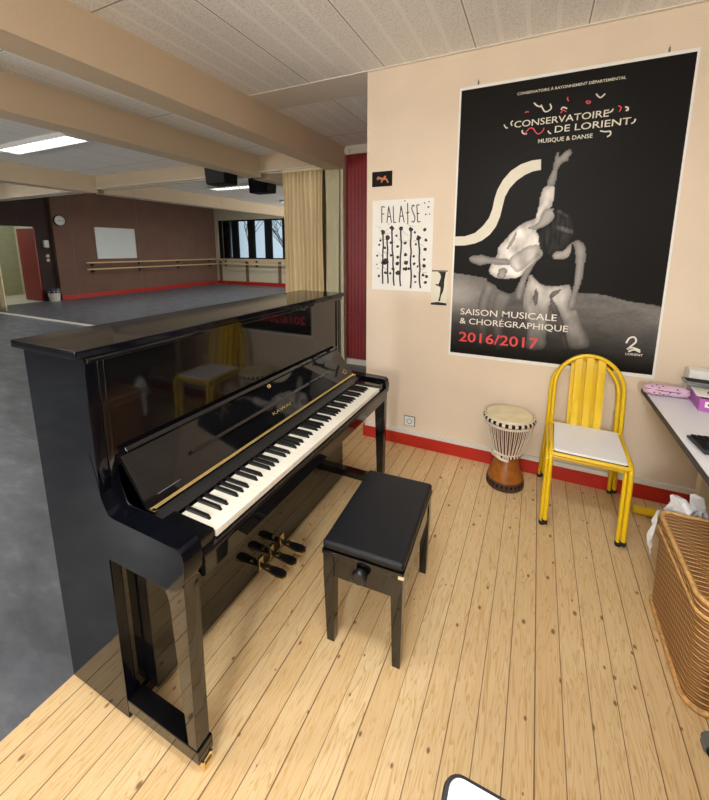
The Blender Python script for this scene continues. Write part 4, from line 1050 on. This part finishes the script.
# ------------------------------------------------------------------ wicker hamper with plastic bags
HX0, HX1, HY0, HY1, HZ = 1.722, 2.50, -1.27, -.79, .415
hm = thing('wicker_hamper', 'brown wicker hamper with a closed lid under the desk', 'hamper', ((HX0+HX1)/2, (HY0+HY1)/2, 0))
HO = ((HX0+HX1)/2, (HY0+HY1)/2, 0)
def rrect(x0, x1, y0, y1, r, n=5):
    P = []
    for cx, cy, a0 in ((x1-r, y1-r, 0), (x0+r, y1-r, 90), (x0+r, y0+r, 180), (x1-r, y0+r, 270)):
        for k in range(n+1):
            a = math.radians(a0+90*k/n); P.append((cx+r*math.cos(a), cy+r*math.sin(a)))
    return P
g = MB()
L0 = rrect(HX0+.012, HX1-.012, HY0+.012, HY1-.008, .05); L1 = rrect(HX0+.004, HX1-.004, HY0+.004, HY1-.004, .05)
va = [g.bm.verts.new((*p, .0)) for p in L0]; vb = [g.bm.verts.new((*p, HZ-.05)) for p in L1]
fs = [g.bm.faces.new((va[i], va[(i+1) % len(va)], vb[(i+1) % len(va)], vb[i])) for i in range(len(va))]+[g.bm.faces.new(va[::-1]), g.bm.faces.new(vb)]
g._tagf(fs, M['wick_side']); g.obj('basket_body', parent=hm, org=HO)
g = MB(); g.prism(rrect(HX0, HX1, HY0, HY1, .045), 'z', HZ-.048, HZ-.004, M['wick_side'], bev=.006); hl = g.obj('lid', parent=hm, org=HO)
g = MB(); g.prism(rrect(HX0+.008, HX1-.008, HY0+.008, HY1-.008, .04), 'z', HZ-.003, HZ, M['wick_top']); g.obj('lid_weave', parent=hl, org=HO)
def rim(name, r_, z, inset, par=None):
    g = MB(); pts = [(p[0], p[1], z) for p in rrect(HX0+inset, HX1-inset, HY0+inset, HY1-inset, .045, 6)]
    g.tube(pts, r_, M['wick_rim'], n=10, closed=True); g.obj(name, parent=par or hm, org=HO)
rim('lid_rim', .0085, HZ-.002, .004, hl); rim('rim_cord', .007, HZ-.052, .002)
g = MB(); g.tube([(p[0], p[1], .012) for p in rrect(HX0+.010, HX1-.010, HY0+.010, HY1-.006, .05, 6)], .010, M['wick_rim'], n=10, closed=True); g.obj('base_cord', parent=hm, org=HO)
def crumple(name, pts_fn, nu, nv, seed, amp, label, org):
    rnd = random.Random(seed); g = MB()
    g.grid(lambda u, v: tuple(Vector(pts_fn(u, v))+Vector((rnd.uniform(-amp, amp), rnd.uniform(-amp, amp), rnd.uniform(-amp, amp)))), nu, nv, M['bag'])
    bmesh.ops.triangulate(g.bm, faces=g.bm.faces)
    o = g.obj(name, org=org, angle=25); sm = o.modifiers.new('t', 'SOLIDIFY'); sm.thickness = .0008
    return tag(o, label, 'plastic bag', 'white plastic bags on the hamper')
# bag bunched up behind the lid
def b1(u, v):
    a = 2*PI*u
    r = .062*(1-.35*v)
    return (1.835+r*1.25*math.cos(a), -.735+.028*math.sin(a)*(1+.4*math.sin(3*a)), .34+.14*v*(.72+.28*math.sin(2*a+.2)))
crumple('plastic_bag', b1, 16, 6, 4, .012, 'crumpled white plastic bag bunched up behind the hamper lid', (1.835, -.715, .30))
def b2(u, v):
    return (1.728-.016-.022*math.sin(PI*v)*(1-abs(2*u-1))+.03*u*(1-v), -.815+.055*u*(1-.6*v), .408-.20*v+.008*math.sin(7*u))
crumple('plastic_bag', b2, 7, 9, 9, .006, 'white plastic bag hanging down at the hamper corner', (1.70, -.80, .15))
tag(MB().lathe([(.055, -.05), (.055, .05), (.02, .05), (.02, -.05), (.055, -.05)], (0, 0, 0), M['paper'], n=30).xf(Matrix.Translation((1.99, -.62, .058)) @ Matrix.Rotation(.5, 4, 'Z')).obj('paper_roll', org=(1.99, -.62, 0)), 'white paper roll on the floor behind the hamper', 'paper roll') if False else None

# ------------------------------------------------------------------ foreground: corner of a white table, foot of a chair
tt = thing('side_table', 'white table with dark rim, only its rounded corner showing at the bottom', 'table', (1.116, -2.179, 0))
TZ = .74
g = MB(); g.prism(rrect(.003, .80, -1.2, -.003, .018), 'z', TZ-.02, TZ+.0005, M['desk_white']); g.obj('tabletop', parent=tt)
g = MB(); P = rrect(0, .803, -1.203, 0, .020, 6); g.tube([(p[0], p[1], TZ-.008) for p in P], .0055, M['desk_edge'], n=8, closed=True)
g.obj('rim', parent=tt)
for x in (.06, .74):
    for y in (-.06, -1.14):
        MB().tube([(x, y, 0), (x, y, TZ-.02)], .016, M['black_satin'], n=12).obj('leg', parent=tt)
cf = thing('swivel_chair', 'black foot of a chair base on the floor at the right edge', 'chair', (1.80, -1.365, 0))
g = MB(); g.prism([(-.055, .01), (-.05, .045), (-.02, .062), (.3, .085), (.3, .06), (-.01, .04), (0, .01)], 'y', -.02, .02, M['grey_plastic'], bev=.006); g.obj('base_arm', parent=cf)
g = MB(); g.tube([(-.03, -.022, .022), (-.03, .022, .022)], .022, M['rubber'], n=16); g.obj('castor', parent=cf)

# ------------------------------------------------------------------ light, camera
w = bpy.data.worlds.new('world'); scn.world = w; w.use_nodes = True
bg = w.node_tree.nodes['Background']; bg.inputs[0].default_value = (.72, .86, 1.0, 1); bg.inputs[1].default_value = 1.1
def area(name, loc, rot, sx, sy, power, col=(1, .96, .9)):
    l = bpy.data.lights.new(name, 'AREA'); l.shape = 'RECTANGLE'; l.size = sx; l.size_y = sy; l.energy = power; l.color = col
    o = bpy.data.objects.new(name, l); COL.objects.link(o); o.location = loc; o.rotation_euler = rot; return o
def fill_point(name, loc, power, rad=.25, col=(1, .985, .96)):
    l = bpy.data.lights.new(name, 'POINT'); l.energy = power; l.shadow_soft_size = rad; l.color = col
    o = bpy.data.objects.new(name, l); COL.objects.link(o); o.location = loc; return o
fill_point('piano_side_fill', (1.3, -4.3, 1.75), 175)  # unseen fill light behind the camera, added to lift ceiling and walls
fill_point('hall_fill', (-3.0, -4.2, 1.7), 200)  # added fill for the dance hall, kept out of the mirrors' view
area('corridor_light', (-13, .8, 2.6), (0, 0, 0), .5, .5, 8, (1, .95, .8))

cam = bpy.data.cameras.new('camera'); co = bpy.data.objects.new('camera', cam); COL.objects.link(co)
f_, cx_, cy_, pi_, ya_, ro_ = 377.24, 361.5, 314.54, .1726, -.4338, .0029
fwd = Vector((math.sin(ya_)*math.cos(pi_), math.cos(ya_)*math.cos(pi_), -math.sin(pi_)))
r0 = Vector((math.cos(ya_), -math.sin(ya_), 0)); u0 = r0.cross(fwd)
R_v = r0*math.cos(ro_)+u0*math.sin(ro_); U_v = -r0*math.sin(ro_)+u0*math.cos(ro_)
mw = Matrix((R_v, U_v, -fwd)).transposed().to_4x4(); mw.translation = Vector((1.1787, -2.6346, 1.507))
co.matrix_world = mw
cam.sensor_fit = 'VERTICAL'; cam.sensor_height = 24; cam.lens = f_/800*24
cam.shift_x = -(cx_-354.5)/800; cam.shift_y = (cy_-400)/800
cam.clip_start = .02
scn.camera = co
scn.view_settings.view_transform = 'Standard'; scn.view_settings.look = 'None'
scn.view_settings.exposure = -0.07
scn.cycles.use_denoising = True
scn.cycles.max_bounces = 10; scn.cycles.diffuse_bounces = 5; scn.cycles.glossy_bounces = 6
scn.cycles.sample_clamp_indirect = 6
